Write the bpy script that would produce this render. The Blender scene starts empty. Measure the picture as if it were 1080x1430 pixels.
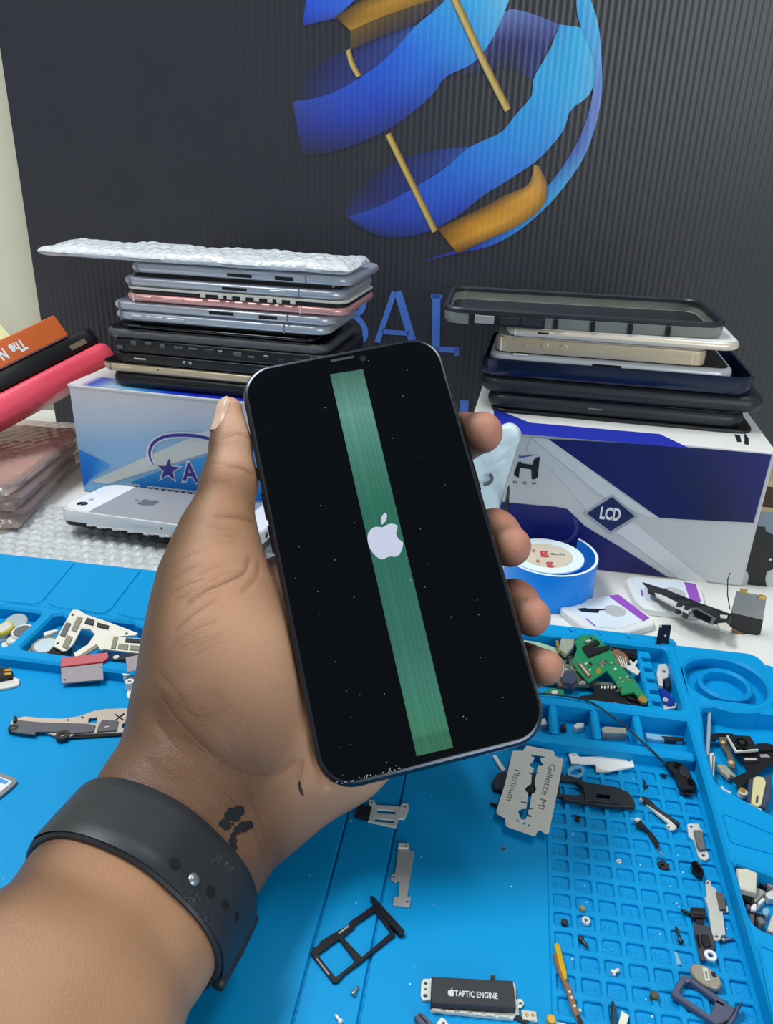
import bpy, bmesh, math, random
import numpy as np
from mathutils import Vector, Matrix
from mathutils.bvhtree import BVHTree
from mathutils.geometry import tessellate_polygon
random.seed(7)
sc = bpy.context.scene
COL = sc.collection
PI = math.pi

# ------------------------------------------------------------------ camera
FPX, CAMH, PITCH, ROLL = 1100.0, 0.225, math.radians(24.7), math.radians(2.0)
_d = np.array([0, math.cos(PITCH), -math.sin(PITCH)])
_r0 = np.array([1.0, 0, 0]); _u0 = np.array([0, math.sin(PITCH), math.cos(PITCH)])
_r = math.cos(ROLL)*_r0 + math.sin(ROLL)*_u0
_u = math.cos(ROLL)*_u0 - math.sin(ROLL)*_r0
CAM = np.array([0, 0, CAMH])
cd = bpy.data.cameras.new('camera'); cam = bpy.data.objects.new('camera', cd); COL.objects.link(cam)
cd.sensor_fit = 'VERTICAL'; cd.sensor_height = 24.0; cd.lens = FPX/1430*24.0; cd.clip_start = .005
cam.matrix_world = Matrix(((_r[0], _u[0], -_d[0], 0), (_r[1], _u[1], -_d[1], 0), (_r[2], _u[2], -_d[2], CAMH), (0, 0, 0, 1)))
sc.camera = cam

# ------------------------------------------------------------------ world, lamps, exposure
w = bpy.data.worlds.new('room_light'); sc.world = w; w.use_nodes = True
bg = w.node_tree.nodes['Background']; bg.inputs[0].default_value = (.86, .93, 1, 1); bg.inputs[1].default_value = .30
def area(name, loc, to, sx, sy, power, col):
    l = bpy.data.lights.new(name, 'AREA'); l.shape = 'RECTANGLE'; l.size = sx; l.size_y = sy; l.energy = power; l.color = col
    o = bpy.data.objects.new(name, l); COL.objects.link(o); o.location = loc
    o.rotation_euler = (Vector(to)-Vector(loc)).to_track_quat('-Z', 'Y').to_euler()
    return o
area('ceiling_panel_light', (-.62, .46, 1.50), (-.05, .28, 0), .9, .35, 23, (.95, .98, 1))
area('ceiling_tube_light', (.60, .52, 1.75), (.05, .35, 0), .8, .2, 7, (.95, .98, 1))
area('front_fill_light', (1.05, -1.9, .85), (0, .5, .12), 1.1, 1.0, 22, (.92, .97, 1))  # unseen fill lamp added behind the camera to brighten board and box fronts
sc.view_settings.view_transform = 'Standard'; sc.view_settings.look = 'None'
sc.view_settings.exposure = 0.0; sc.view_settings.gamma = 1.0; sc.view_settings.use_curve_mapping = False

# ------------------------------------------------------------------ pixel <-> place helpers (1080 x 1430 frame)
def ray(x, y): return _d + _r*((x-540)/FPX) - _u*((y-715)/FPX)
def Z(x, y, z=0.0):                                   # point of the level plane z
    v = ray(x, y); return CAM + v*((z-CAMH)/v[2])
def D(x, y, dep): return CAM + ray(x, y)*dep          # point at a depth
def PL(x, y, O, n):                                   # point of a plane
    v = ray(x, y); return CAM + v*(np.dot(np.asarray(O)-CAM, n)/np.dot(v, n))
def rgb(c, a=1.0):
    f = lambda s: s/12.92 if s <= .04045 else ((s+.055)/1.055)**2.4
    return tuple(f(v/255) for v in c[:3]) + (a,)

# ------------------------------------------------------------------ materials
MATS = {}
def mat(name, c, rough=.5, metal=0.0, var=.06, vscale=60, bump=0.0, bscale=300, spec=.5, coat=0.0, sss=0.0, trans=0.0, emit=None, es=1.0, alpha=1.0, attr=False, ior=1.45):
    if name in MATS: return MATS[name]
    m = bpy.data.materials.new(name); m.use_nodes = True; nt = m.node_tree; N = nt.nodes; L = nt.links
    b = N['Principled BSDF']
    tc = N.new('ShaderNodeTexCoord'); no = N.new('ShaderNodeTexNoise'); no.inputs['Scale'].default_value = vscale; no.inputs['Detail'].default_value = 4
    L.new(tc.outputs['Object'], no.inputs['Vector'])
    mr = N.new('ShaderNodeMapRange'); mr.inputs['To Min'].default_value = 1-var; mr.inputs['To Max'].default_value = 1+var
    L.new(no.outputs['Fac'], mr.inputs['Value'])
    mx = N.new('ShaderNodeVectorMath'); mx.operation = 'SCALE'
    if attr:
        at = N.new('ShaderNodeAttribute'); at.attribute_name = 'col'; L.new(at.outputs['Color'], mx.inputs[0])
    else: mx.inputs[0].default_value = rgb(c)[:3]
    L.new(mr.outputs['Result'], mx.inputs['Scale']); L.new(mx.outputs['Vector'], b.inputs['Base Color'])
    b.inputs['Roughness'].default_value = rough; b.inputs['Metallic'].default_value = metal
    b.inputs['Specular IOR Level'].default_value = spec; b.inputs['IOR'].default_value = ior
    b.inputs['Coat Weight'].default_value = coat; b.inputs['Coat Roughness'].default_value = .08
    if sss:
        b.inputs['Subsurface Weight'].default_value = sss; b.inputs['Subsurface Radius'].default_value = (1, .4, .2); b.inputs['Subsurface Scale'].default_value = .004
    if trans: b.inputs['Transmission Weight'].default_value = trans
    if alpha < 1: b.inputs['Alpha'].default_value = alpha
    if emit: b.inputs['Emission Color'].default_value = rgb(emit); b.inputs['Emission Strength'].default_value = es
    if bump:
        nb = N.new('ShaderNodeTexNoise'); nb.inputs['Scale'].default_value = bscale; nb.inputs['Detail'].default_value = 5
        L.new(tc.outputs['Object'], nb.inputs['Vector'])
        bu = N.new('ShaderNodeBump'); bu.inputs['Strength'].default_value = bump; bu.inputs['Distance'].default_value = .001
        L.new(nb.outputs['Fac'], bu.inputs['Height']); L.new(bu.outputs['Normal'], b.inputs['Normal'])
    MATS[name] = m; return m
def ribbed(name):                                     # corrugated plastic: upright flutes across local X, print colour from the attribute
    m = mat(name, (0, 0, 0), rough=.36, var=.08, vscale=30, attr=True, spec=.55); nt = m.node_tree; N = nt.nodes; L = nt.links
    tc = N.new('ShaderNodeTexCoord'); wv = N.new('ShaderNodeTexWave'); wv.wave_type = 'BANDS'; wv.bands_direction = 'X'
    wv.inputs['Scale'].default_value = 2*PI/(20*.0046); wv.inputs['Distortion'].default_value = .15; wv.inputs['Detail'].default_value = 1
    L.new(tc.outputs['Object'], wv.inputs['Vector'])
    bu = N.new('ShaderNodeBump'); bu.inputs['Strength'].default_value = .42; bu.inputs['Distance'].default_value = .0004
    L.new(wv.outputs['Fac'], bu.inputs['Height']); L.new(bu.outputs['Normal'], N['Principled BSDF'].inputs['Normal'])
    return m

# ------------------------------------------------------------------ scene tree helpers
WM = {}
def put(name, me, m, parent, M=None):
    o = bpy.data.objects.new(name, me); COL.objects.link(o)
    if m is not None and me is not None: me.materials.append(m)
    if parent is not None: o.parent = parent; WM[o] = WM[parent]
    else:
        WM[o] = M or Matrix(); o.matrix_world = WM[o]
    return o
def tag(o, label, cat, group=None, kind=None):
    o['label'] = label; o['category'] = cat
    if group: o['group'] = group
    if kind: o['kind'] = kind
    return o
def frame(O, ex, ey):                                 # matrix from an origin and two directions
    ex = Vector(ex).normalized(); ez = ex.cross(Vector(ey)).normalized(); ey = ez.cross(ex)
    return Matrix(((ex.x, ey.x, ez.x, O[0]), (ex.y, ey.y, ez.y, O[1]), (ex.z, ey.z, ez.z, O[2]), (0, 0, 0, 1)))
def at_loc(p, rz=0): return Matrix.Translation(Vector(p)) @ Matrix.Rotation(rz, 4, 'Z')
def thing(name, label, cat, M=None, group=None):
    o = put(name, None, None, None, M); o.empty_display_size = .01
    return tag(o, label, cat, group)
def mesh(name, geo, smooth=False, cols=None):
    v, f = geo; me = bpy.data.meshes.new(name); me.from_pydata([tuple(p) for p in v], [], f); me.update()
    if smooth:
        me.polygons.foreach_set('use_smooth', [True]*len(me.polygons))
    if cols is not None:
        a = me.color_attributes.new('col', 'FLOAT_COLOR', 'POINT'); a.data.foreach_set('color', np.asarray(cols, dtype=np.float32).ravel())
    return me
def part(name, geo, m, parent, world=False, smooth=False, cols=None, label=None):
    if world:
        I = WM[parent].inverted(); geo = ([I @ Vector(p) for p in geo[0]], geo[1])
    o = put(name, mesh(name, geo, smooth, cols), m, parent)
    if smooth == 'auto': autosmooth(o.data)
    if label: o['label'] = label
    return o
def autosmooth(me, ang=35):
    bm = bmesh.new(); bm.from_mesh(me)
    for e in bm.edges: e.smooth = not (len(e.link_faces) == 2 and e.calc_face_angle(0) > math.radians(ang))
    for f in bm.faces: f.smooth = True
    bm.to_mesh(me); bm.free()
def solo(name, label, cat, geo, m, M=None, group=None, smooth=False, cols=None):   # a thing of one mesh; geo in M's own space
    o = put(name, mesh(name, geo, smooth, cols), m, None, M)
    if smooth == 'auto': autosmooth(o.data)
    return tag(o, label, cat, group)
def struct(name, geo, m, M=None, smooth=False, cols=None):
    o = put(name, mesh(name, geo, smooth, cols), m, None, M); o['kind'] = 'structure'; return o

# ------------------------------------------------------------------ shapes -> (verts, faces)
def join(*gs):
    V, F = [], []
    for v, f in gs:
        n = len(V); V += list(v); F += [tuple(i+n for i in q) for q in f]
    return V, F
def xf(g, M): return [M @ Vector(p) for p in g[0]], g[1]
def mv(g, x=0, y=0, z=0): return [(p[0]+x, p[1]+y, p[2]+z) for p in g[0]], g[1]
def box(x0, y0, z0, x1, y1, z1, b=0.0):
    if b <= 0:
        v = [(x, y, z) for z in (z0, z1) for y in (y0, y1) for x in (x0, x1)]
        return v, [(0, 2, 3, 1), (4, 5, 7, 6), (0, 1, 5, 4), (2, 6, 7, 3), (0, 4, 6, 2), (1, 3, 7, 5)]
    return prism(rr(x0, y0, x1, y1, b, 1), z0, z1, b, both=True)
def rr(x0, y0, x1, y1, r, n=4):
    r = min(r, abs(x1-x0)/2-1e-6, abs(y1-y0)/2-1e-6); P = []
    for cx, cy, a in ((x1-r, y0+r, -PI/2), (x1-r, y1-r, 0), (x0+r, y1-r, PI/2), (x0+r, y0+r, PI)):
        for i in range(n+1):
            t = a+PI/2*i/n; P.append((cx+r*math.cos(t), cy+r*math.sin(t)))
    return P
def circ(cx, cy, r, n=16, ry=None): return [(cx+r*math.cos(2*PI*i/n), cy+(ry or r)*math.sin(2*PI*i/n)) for i in range(n)]
def earea(p): return sum(p[i][0]*p[(i+1) % len(p)][1]-p[(i+1) % len(p)][0]*p[i][1] for i in range(len(p)))/2
def fillet(P, r, n=3):
    out = []; k = len(P)
    for i in range(k):
        a, b, c = (np.array(P[(i+j) % k][:2], float) for j in (-1, 0, 1))
        la, lc = np.linalg.norm(a-b), np.linalg.norm(c-b)
        q = min(r, la*.45, lc*.45)
        p0, p1 = b+(a-b)/la*q, b+(c-b)/lc*q
        for j in range(n+1):
            t = j/n; out.append(tuple((1-t)**2*p0+2*t*(1-t)*b+t*t*p1))
    return out
def inset(P, d):                                      # moves a CCW outline inwards by d
    out = []; k = len(P)
    for i in range(k):
        a, b, c = (np.array(P[(i+j) % k][:2], float) for j in (-1, 0, 1))
        e1, e2 = b-a, c-b
        e1 /= max(np.linalg.norm(e1), 1e-9); e2 /= max(np.linalg.norm(e2), 1e-9)
        n1, n2 = np.array([-e1[1], e1[0]]), np.array([-e2[1], e2[0]])
        m = n1+n2; m /= max(np.linalg.norm(m), 1e-9); s = d/max(np.dot(m, n1), .5)
        out.append(tuple(b+m*s))
    return out
def prism(outer, z0, z1, b=0.0, holes=(), both=False, zf=None):
    """outline (and holes) raised from z0 to z1 with a chamfer b at the top (both: bottom as well); zf bends it"""
    loops = []
    o = list(outer) if earea(outer) > 0 else list(outer)[::-1]
    loops.append(o)
    for h in holes: loops.append(list(h) if earea(h) < 0 else list(h)[::-1])
    V, F = [], []; tops, bots = [], []
    for lp in loops:
        rings = []
        if both and b: rings.append((inset(lp, b), z0)); rings.append((lp, z0+b))
        else: rings.append((lp, z0))
        if b: rings.append((lp, z1-b)); rings.append((inset(lp, b), z1))
        else: rings.append((lp, z1))
        ids = []
        for pts, z in rings:
            ids.append(list(range(len(V), len(V)+len(pts)))); V += [(p[0], p[1], z) for p in pts]
        k = len(lp)
        for a, c in zip(ids[:-1], ids[1:]):
            for i in range(k): j = (i+1) % k; F.append((a[i], a[j], c[j], c[i]))
        bots.append(ids[0]); tops.append(ids[-1])
    for side, flip in ((tops, False), (bots, True)):
        tri = tessellate_polygon([[Vector((V[i][0], V[i][1], 0)) for i in ids] for ids in side]); flat = [i for ids in side for i in ids]
        for t in tri:
            t = [flat[i] for i in t]
            a, c, e = (V[i] for i in t)
            up = (c[0]-a[0])*(e[1]-a[1])-(c[1]-a[1])*(e[0]-a[0]) > 0
            F.append(tuple(t if up != flip else t[::-1]))
    if zf: V = [(x, y, z+zf(x, y)) for x, y, z in V]
    return V, F
def loft(L, W, rc, prof, n=5, cap0=True, cap1=True):
    """rounded rectangle L x W swept through (inset, z) steps"""
    V, F = [], []; k = 4*(n+1)
    for ins, z in prof:
        P = rr(-L/2+ins, -W/2+ins, L/2-ins, W/2-ins, max(rc-ins, .0004), n); V += [(p[0], p[1], z) for p in P]
    for s in range(len(prof)-1):
        for i in range(k): j = (i+1) % k; F.append((s*k+i, s*k+j, s*k+k+j, s*k+k+i))
    if cap0: F.append(tuple(range(k))[::-1])
    if cap1: F.append(tuple(range((len(prof)-1)*k, len(prof)*k)))
    return V, F
def rprof(T, e, n=3, z0=0.0):                         # rounded edge profile of a slab T thick
    a = [(e*(1-math.sin(PI/2*i/n)), z0+e*(1-math.cos(PI/2*i/n))) for i in range(n+1)]
    return a + [(i, 2*z0+T-z) for i, z in a[::-1]]
def tube(P, r, n=8, caps=True):
    P = [np.array(p, float) for p in P]; V, F = [], []; m = len(P)
    R = r if hasattr(r, '__len__') else [r]*m
    up = np.array([0, 0, 1.0])
    for i, p in enumerate(P):
        t = P[min(i+1, m-1)]-P[max(i-1, 0)]; t /= max(np.linalg.norm(t), 1e-9)
        a = np.cross(t, up)
        if np.linalg.norm(a) < .05: a = np.cross(t, [1, 0, 0])
        a /= np.linalg.norm(a); b = np.cross(t, a)
        V += [tuple(p+R[i]*(a*math.cos(2*PI*k/n)+b*math.sin(2*PI*k/n))) for k in range(n)]
    for i in range(m-1):
        for k in range(n): j = (k+1) % n; F.append((i*n+j, i*n+k, (i+1)*n+k, (i+1)*n+j))
    if caps: F.append(tuple(range(n))); F.append(tuple(range((m-1)*n, m*n))[::-1])
    return V, F
def lathe(prof, n=24, cx=0, cy=0):                    # (radius, z) steps about the local Z axis
    V, F = [], []; m = len(prof)
    for r, z in prof: V += [(cx+r*math.cos(2*PI*k/n), cy+r*math.sin(2*PI*k/n), z) for k in range(n)]
    for i in range(m-1):
        for k in range(n): j = (k+1) % n; F.append((i*n+k, i*n+j, (i+1)*n+j, (i+1)*n+k))
    F.append(tuple(range(n))[::-1]); F.append(tuple(range((m-1)*n, m*n)))
    return V, F
def smoothline(P, n=6):                               # Catmull-Rom through points
    P = [np.array(p, float) for p in P]; out = []
    for i in range(len(P)-1):
        p0, p1, p2, p3 = P[max(i-1, 0)], P[i], P[i+1], P[min(i+2, len(P)-1)]
        for j in range(n):
            t = j/n; out.append(.5*(2*p1+(p2-p0)*t+(2*p0-5*p1+4*p2-p3)*t*t+(3*p1-p0-3*p2+p3)*t**3))
    out.append(P[-1]); return out
def resample(P, n):
    P = [np.array(p, float) for p in P]; s = np.cumsum([0]+[np.linalg.norm(P[i+1]-P[i]) for i in range(len(P)-1)])
    return [np.array([np.interp(t, s, [p[k] for p in P]) for k in range(len(P[0]))]) for t in np.linspace(0, s[-1], n)]
def bez(a, c0, c1): return c0+(c1-c0)*a
def patch(A, B, cols, to3, n=26, m=8):
    """print: surface between two pixel curves; cols = rows (A -> B) of colours (start -> end)"""
    A = resample(smoothline(A), n); B = resample(smoothline(B), n); V, F, C = [], [], []
    cols = [[np.array(rgb(c)) for c in row] for row in cols]
    for j in range(m):
        for i in range(n):
            q = A[i]+(B[i]-A[i])*j/(m-1); V.append(tuple(to3(q[0], q[1])))
            fr = j/(m-1)*(len(cols)-1); r0 = int(min(fr, len(cols)-2)) if len(cols) > 1 else 0; tr = fr-r0
            def row(k):
                R = cols[min(k, len(cols)-1)]; fc = i/(n-1)*(len(R)-1); c0 = int(min(fc, len(R)-2)) if len(R) > 1 else 0
                return R[c0]+(R[min(c0+1, len(R)-1)]-R[c0])*(fc-c0)
            C.append(row(r0)*(1-tr)+row(r0+1)*tr)
    for j in range(m-1):
        for i in range(n-1): F.append((j*n+i, (j+1)*n+i, (j+1)*n+i+1, j*n+i+1))
    return (V, F), C
def flat_poly(P, to3):                                # thin flat print from a pixel outline
    tri = tessellate_polygon([[Vector((p[0], p[1], 0)) for p in P]]); return [tuple(to3(p[0], p[1])) for p in P], [tuple(t) for t in tri]
def stroke(P, w, to3):                                # printed line from pixels, width in pixels
    P = [np.array(p, float) for p in P]; V, F = [], []
    for i, p in enumerate(P):
        t = P[min(i+1, len(P)-1)]-P[max(i-1, 0)]; t /= max(np.linalg.norm(t), 1e-9); nn = np.array([-t[1], t[0]])*w/2
        V += [tuple(to3(*(p+nn))), tuple(to3(*(p-nn)))]
    return V, [(2*i, 2*i+1, 2*i+3, 2*i+2) for i in range(len(P)-1)]
def text_geo(s, size, depth=.00005, align='CENTER', bold=0.0):
    c = bpy.data.curves.new('lettering', 'FONT'); c.body = s; c.size = size; c.extrude = depth; c.align_x = align; c.align_y = 'CENTER'; c.offset = bold; c.resolution_u = 3
    o = bpy.data.objects.new('lettering', c); COL.objects.link(o); dg = bpy.context.evaluated_depsgraph_get()
    me = bpy.data.meshes.new_from_object(o.evaluated_get(dg)); g = ([tuple(v.co) for v in me.vertices], [tuple(p.vertices) for p in me.polygons])
    bpy.data.objects.remove(o); bpy.data.curves.remove(c); bpy.data.meshes.remove(me); return g
# ================================================================== SETTING
DZ = -.004                                             # desk top; the mat's working surface is z = 0
M_desk = mat('white_laminate', (226, 226, 220), .45, var=.05, vscale=40, bump=.05)
M_wall = mat('cream_paint', (222, 219, 198), .8, var=.04, vscale=25, bump=.12, bscale=160)
solo('worktop', 'white laminate worktop carrying the blue mat and the cartons', 'table', box(-.75, -.12, DZ-.028, .75, .70, DZ, .002), M_desk)
struct('wall_back', box(-1.3, .72, -.75, 1.3, .75, 1.3), M_wall)
struct('floor', box(-1.5, -1.3, -.80, 1.5, .75, -.75), mat('grey_floor_tile', (120, 118, 112), .6))

# ------------------------------------------------------------------ corrugated backdrop board with the printed globe
by = math.radians(4)
bx_, bn_ = np.array([math.cos(by), -math.sin(by), 0]), np.array([-math.sin(by), -math.cos(by), 0])
BO = np.array([0, .640, DZ])
Mb = frame(BO, bx_, (0, 0, 1))                         # local x along the board, y up, z towards the viewer
M_board = ribbed('corrugated_board_print')
DK = (49, 51, 58)
board = thing('backdrop_board', 'dark corrugated plastic backdrop board printed with a blue globe', 'board', Mb)
def bface(x, y, off=.0003):
    p = PL(x, y, BO+bn_*off, bn_); return p
nx, ny = 44, 16; V, F, C = [], [], []
x0 = -.2950
for j in range(ny+1):
    for i in range(nx+1): V.append((x0+(.62-x0)*i/nx, .62*j/ny, 0)); C.append(rgb(DK))
F = [(j*(nx+1)+i, j*(nx+1)+i+1, (j+1)*(nx+1)+i+1, (j+1)*(nx+1)+i) for j in range(ny) for i in range(nx)]
part('printed_face', (V, F), M_board, board, cols=C)
part('sheet_core', box(x0, 0, -.0045, .62, .62, -.0002), mat('black_plastic_sheet', (30, 31, 35), .5), board)
def z6(P): return [(380+p[0]*.463, p[1]*.463) for p in P]
def bprint(name, A, B, cols, off, n=30, m=9):
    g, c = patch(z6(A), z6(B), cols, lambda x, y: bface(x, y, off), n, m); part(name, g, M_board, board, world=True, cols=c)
LBL = (84, 130, 224)
navy, deep, roy, blu, cya, pale = (38, 44, 86), (44, 60, 150), (40, 84, 205), (38, 120, 232), (52, 178, 240), (150, 190, 232)
# inner (shaded side) surfaces of the globe bands, then the outer bands, then gold
bprint('globe_band_inside', [(66, 300), (105, 225), (190, 165), (290, 122), (420, 72)], [(66, 306), (150, 290), (240, 250), (340, 180), (432, 80)], [[DK, navy, (46, 56, 112), (50, 70, 130)], [DK, (48, 58, 128), (50, 66, 140), (52, 90, 170)]], .0003)
bprint('globe_band_inside', [(640, 130), (700, 38), (760, 34), (868, 74)], [(560, 235), (640, 215), (720, 205), (785, 240)], [[(70, 110, 190), (112, 140, 205), (96, 116, 180), (70, 86, 150)], [(48, 60, 130), (52, 60, 122), (46, 52, 112), (46, 56, 120)], [DK, (44, 46, 74), (40, 42, 66), (40, 60, 120)]], .0003)
bprint('globe_band_inside', [(212, 630), (250, 578), (350, 500), (470, 456), (606, 440)], [(230, 655), (330, 618), (430, 566), (520, 505), (606, 442)], [[DK, (42, 46, 80), (40, 48, 100), (40, 52, 110), (44, 74, 150)], [(50, 62, 130), (44, 54, 122), (44, 56, 130), (46, 72, 150), (50, 100, 190)]], .0003)
bprint('globe_band', [(62, 306), (150, 291), (240, 250), (340, 180), (430, 82), (490, 30), (545, -30)], [(92, 470), (180, 458), (280, 425), (380, 372), (480, 290), (525, 232), (610, 188), (668, 110), (712, 10), (722, -30)], [[(64, 82, 168), (48, 86, 196), (40, 96, 222), (42, 110, 230), (48, 150, 238), cya], [(52, 60, 136), (44, 70, 184), roy, blu, (46, 156, 240), (60, 190, 242)], [DK, (46, 52, 108), (42, 60, 150), (42, 100, 206), (62, 170, 236), (120, 210, 246)]], .0006, 36, 10)
bprint('globe_band', [(868, 74), (838, 150), (790, 236), (783, 290), (730, 352), (690, 400), (600, 442), (520, 508), (430, 566), (330, 618), (228, 656)], [(986, 90), (988, 190), (958, 285), (902, 330), (880, 392), (832, 452), (792, 490), (700, 552), (640, 588), (540, 664), (440, 708), (340, 716), (270, 690), (232, 660)], [[(58, 150, 226), cya, (40, 160, 236), (42, 140, 236), (44, 110, 226), (50, 84, 200), (54, 80, 180)], [(40, 190, 240), (36, 178, 240), (38, 160, 240), (44, 138, 238), (42, 100, 224), (46, 74, 190), (50, 66, 150)], [(120, 200, 240), (84, 190, 240), (60, 160, 236), (50, 120, 226), (44, 70, 180), (42, 52, 120), DK]], .0006, 40, 10)
bprint('globe_rim', [(918, -10), (925, 60), (968, 170), (972, 250), (952, 350), (915, 440), (850, 540), (780, 610), (660, 700), (560, 750), (462, 782)], [(958, -10), (986, 80), (996, 230), (986, 340), (946, 465), (884, 560), (830, 622), (750, 692), (660, 742), (580, 760), (462, 786)], [[(40, 160, 226), (52, 170, 232), (98, 130, 206), (70, 92, 170), (52, 130, 210), (48, 120, 210), (42, 60, 150), DK], [(70, 190, 240), (92, 180, 236), (126, 150, 222), (100, 150, 220), (74, 180, 236), (56, 150, 230), (46, 70, 190), (50, 70, 170)]], .0009, 40, 6)
bprint('globe_band', [(92, 78), (98, 30), (106, -12)], [(190, 56), (230, 18), (262, -12)], [[(46, 64, 170), (44, 84, 214), (44, 92, 226)], [(58, 80, 170), (56, 106, 220), (60, 120, 230)]], .0006, 10, 6)
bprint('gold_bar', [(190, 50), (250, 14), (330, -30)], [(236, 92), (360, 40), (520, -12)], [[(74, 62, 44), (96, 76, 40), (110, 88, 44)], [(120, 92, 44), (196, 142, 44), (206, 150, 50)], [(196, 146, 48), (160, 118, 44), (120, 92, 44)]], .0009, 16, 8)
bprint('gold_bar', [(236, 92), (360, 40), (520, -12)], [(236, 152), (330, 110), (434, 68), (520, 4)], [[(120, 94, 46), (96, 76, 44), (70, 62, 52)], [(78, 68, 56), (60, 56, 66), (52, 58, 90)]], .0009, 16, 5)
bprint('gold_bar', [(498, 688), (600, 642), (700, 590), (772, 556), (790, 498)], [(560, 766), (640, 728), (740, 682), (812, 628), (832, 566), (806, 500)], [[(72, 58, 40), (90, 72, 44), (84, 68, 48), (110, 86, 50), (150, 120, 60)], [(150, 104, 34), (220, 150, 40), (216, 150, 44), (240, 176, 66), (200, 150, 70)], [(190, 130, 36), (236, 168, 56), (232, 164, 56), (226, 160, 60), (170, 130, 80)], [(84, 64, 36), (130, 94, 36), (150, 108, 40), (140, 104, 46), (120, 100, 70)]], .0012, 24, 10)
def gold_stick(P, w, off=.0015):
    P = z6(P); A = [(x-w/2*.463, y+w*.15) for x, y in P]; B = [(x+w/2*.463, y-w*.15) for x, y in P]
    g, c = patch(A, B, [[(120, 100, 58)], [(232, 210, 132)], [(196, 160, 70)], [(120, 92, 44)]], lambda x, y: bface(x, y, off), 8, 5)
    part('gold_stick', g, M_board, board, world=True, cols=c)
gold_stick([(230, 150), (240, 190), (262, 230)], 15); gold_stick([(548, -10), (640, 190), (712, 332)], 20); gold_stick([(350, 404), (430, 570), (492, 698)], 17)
def bstroke(name, P, w, c=(84, 130, 224), n=5):
    P = [(440+p[0]/3.857, 390+p[1]/3.857) for p in P]; Q = smoothline(P, n) if n > 1 else P
    g = stroke(Q, w/3.857, lambda x, y: bface(x, y, .0006)); part(name, g, M_board, board, world=True, cols=[rgb(c)]*len(g[0]))
bstroke('letter_b', [(100, 60), (215, 60), (256, 92), (262, 140), (225, 186), (100, 192), (200, 194), (250, 232), (272, 285), (245, 332), (100, 338)], 30)
bstroke('letter_b', [(102, 45), (102, 350)], 30, n=1)
bstroke('letter_a', [(428, 66), (335, 340)], 30, LBL, 1); bstroke('letter_a', [(446, 66), (525, 330)], 42, LBL, 1); bstroke('letter_a', [(362, 282), (505, 292)], 26, n=1)
bstroke('letter_l', [(655, 80), (650, 390)], 44, LBL, 1); bstroke('letter_l', [(640, 376), (774, 382)], 30, n=1); bstroke('letter_l', [(766, 364), (764, 412)], 22, n=1); bstroke('letter_l', [(626, 90), (686, 96)], 22, n=1)
bstroke('small_letter', [(805, 652), (800, 742)], 48, n=1); bstroke('small_letter', [(690, 655), (690, 742)], 40, n=1)
bstroke('letter_o', [(-60, 60), (-120, 120), (-130, 200), (-110, 280), (-50, 330), (10, 280), (30, 200), (10, 110), (-60, 60)], 32)

# ------------------------------------------------------------------ blue silicone repair mat
TH = math.radians(8.2)
Mm = Matrix.Rotation(-TH, 4, 'Z')
mx_, my_ = np.array([math.cos(TH), -math.sin(TH)]), np.array([math.sin(TH), math.cos(TH)])
def uv(x, y, z=0.0):
    p = Z(x, y, z); return (float(np.dot(mx_, p[:2])), float(np.dot(my_, p[:2])))
def mxy(u_, v_, z=0.0):                                # mat coordinates in metres -> place
    p = mx_*u_+my_*v_; return np.array([p[0], p[1], z])
M_sil = mat('blue_silicone', (0, 146, 208), .45, var=.05, vscale=18, bump=.05, bscale=500, spec=.22)
pad = thing('repair_mat', 'blue silicone repair mat with bins and a numbered grid of cells', 'mat', Mm)
W8, W6 = .008, .006
part('base_sheet', prism(fillet([(-.285, .062), (.150, .062), (.150, .351), (-.285, .366)], .012), DZ, -.0011, .0005), M_sil, pad)
# work surface: plain sheet left of the grid with two long grooves, bars around the cells
PU, PV, U0, V0, GAP, NC = .0074, .00725, .0322, .2602, .0018, 8
NR = 27
for a, b in ((-.285, -.0420), (-.0412, -.0237), (-.0229, U0-.0008)):
    part('work_surface', prism([(a, .062), (b, .062), (b, .275), (a, .275)], -.0011, 0, .0003), M_sil, pad)
V, F = [], []
rows = [V0-PV*r for r in range(NR) if V0-PV*(r+1) > .062]
cells = [rr(U0+PU*c+GAP/2, r-PV+GAP, U0+PU*(c+1)-GAP/2, r, .0008, 2) for r in rows for c in range(NC)]
part('cell_grid', prism([(U0-.0008, .0625), (.0930, .0625), (.0930, .2745), (U0-.0008, .2745)], -.0012, -.00002, .0003, cells), M_sil, pad)
# faint raised cell numbers, eight to a row
u1, v1 = uv(817, 1350); rc = round((V0-v1)/PV-.5); gs = []; DIG = {str(k): text_geo(str(k), .0030, .00007) for k in range(10)}
for r_i, r in enumerate(rows):
    for c in range(NC):
        k = 100+(c-1)+8*(r_i-rc)
        if k < 1 or r_i > rc+5: continue
        s = str(k)
        for q, ch in enumerate(s): gs.append(mv(DIG[ch], U0+PU*(c+.42)+(q-(len(s)-1)/2)*.0018, r-PV*.48+GAP/2, -.00105))
part('cell_numbers', join(*gs), M_sil, pad)['kind'] = 'stuff'
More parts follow.
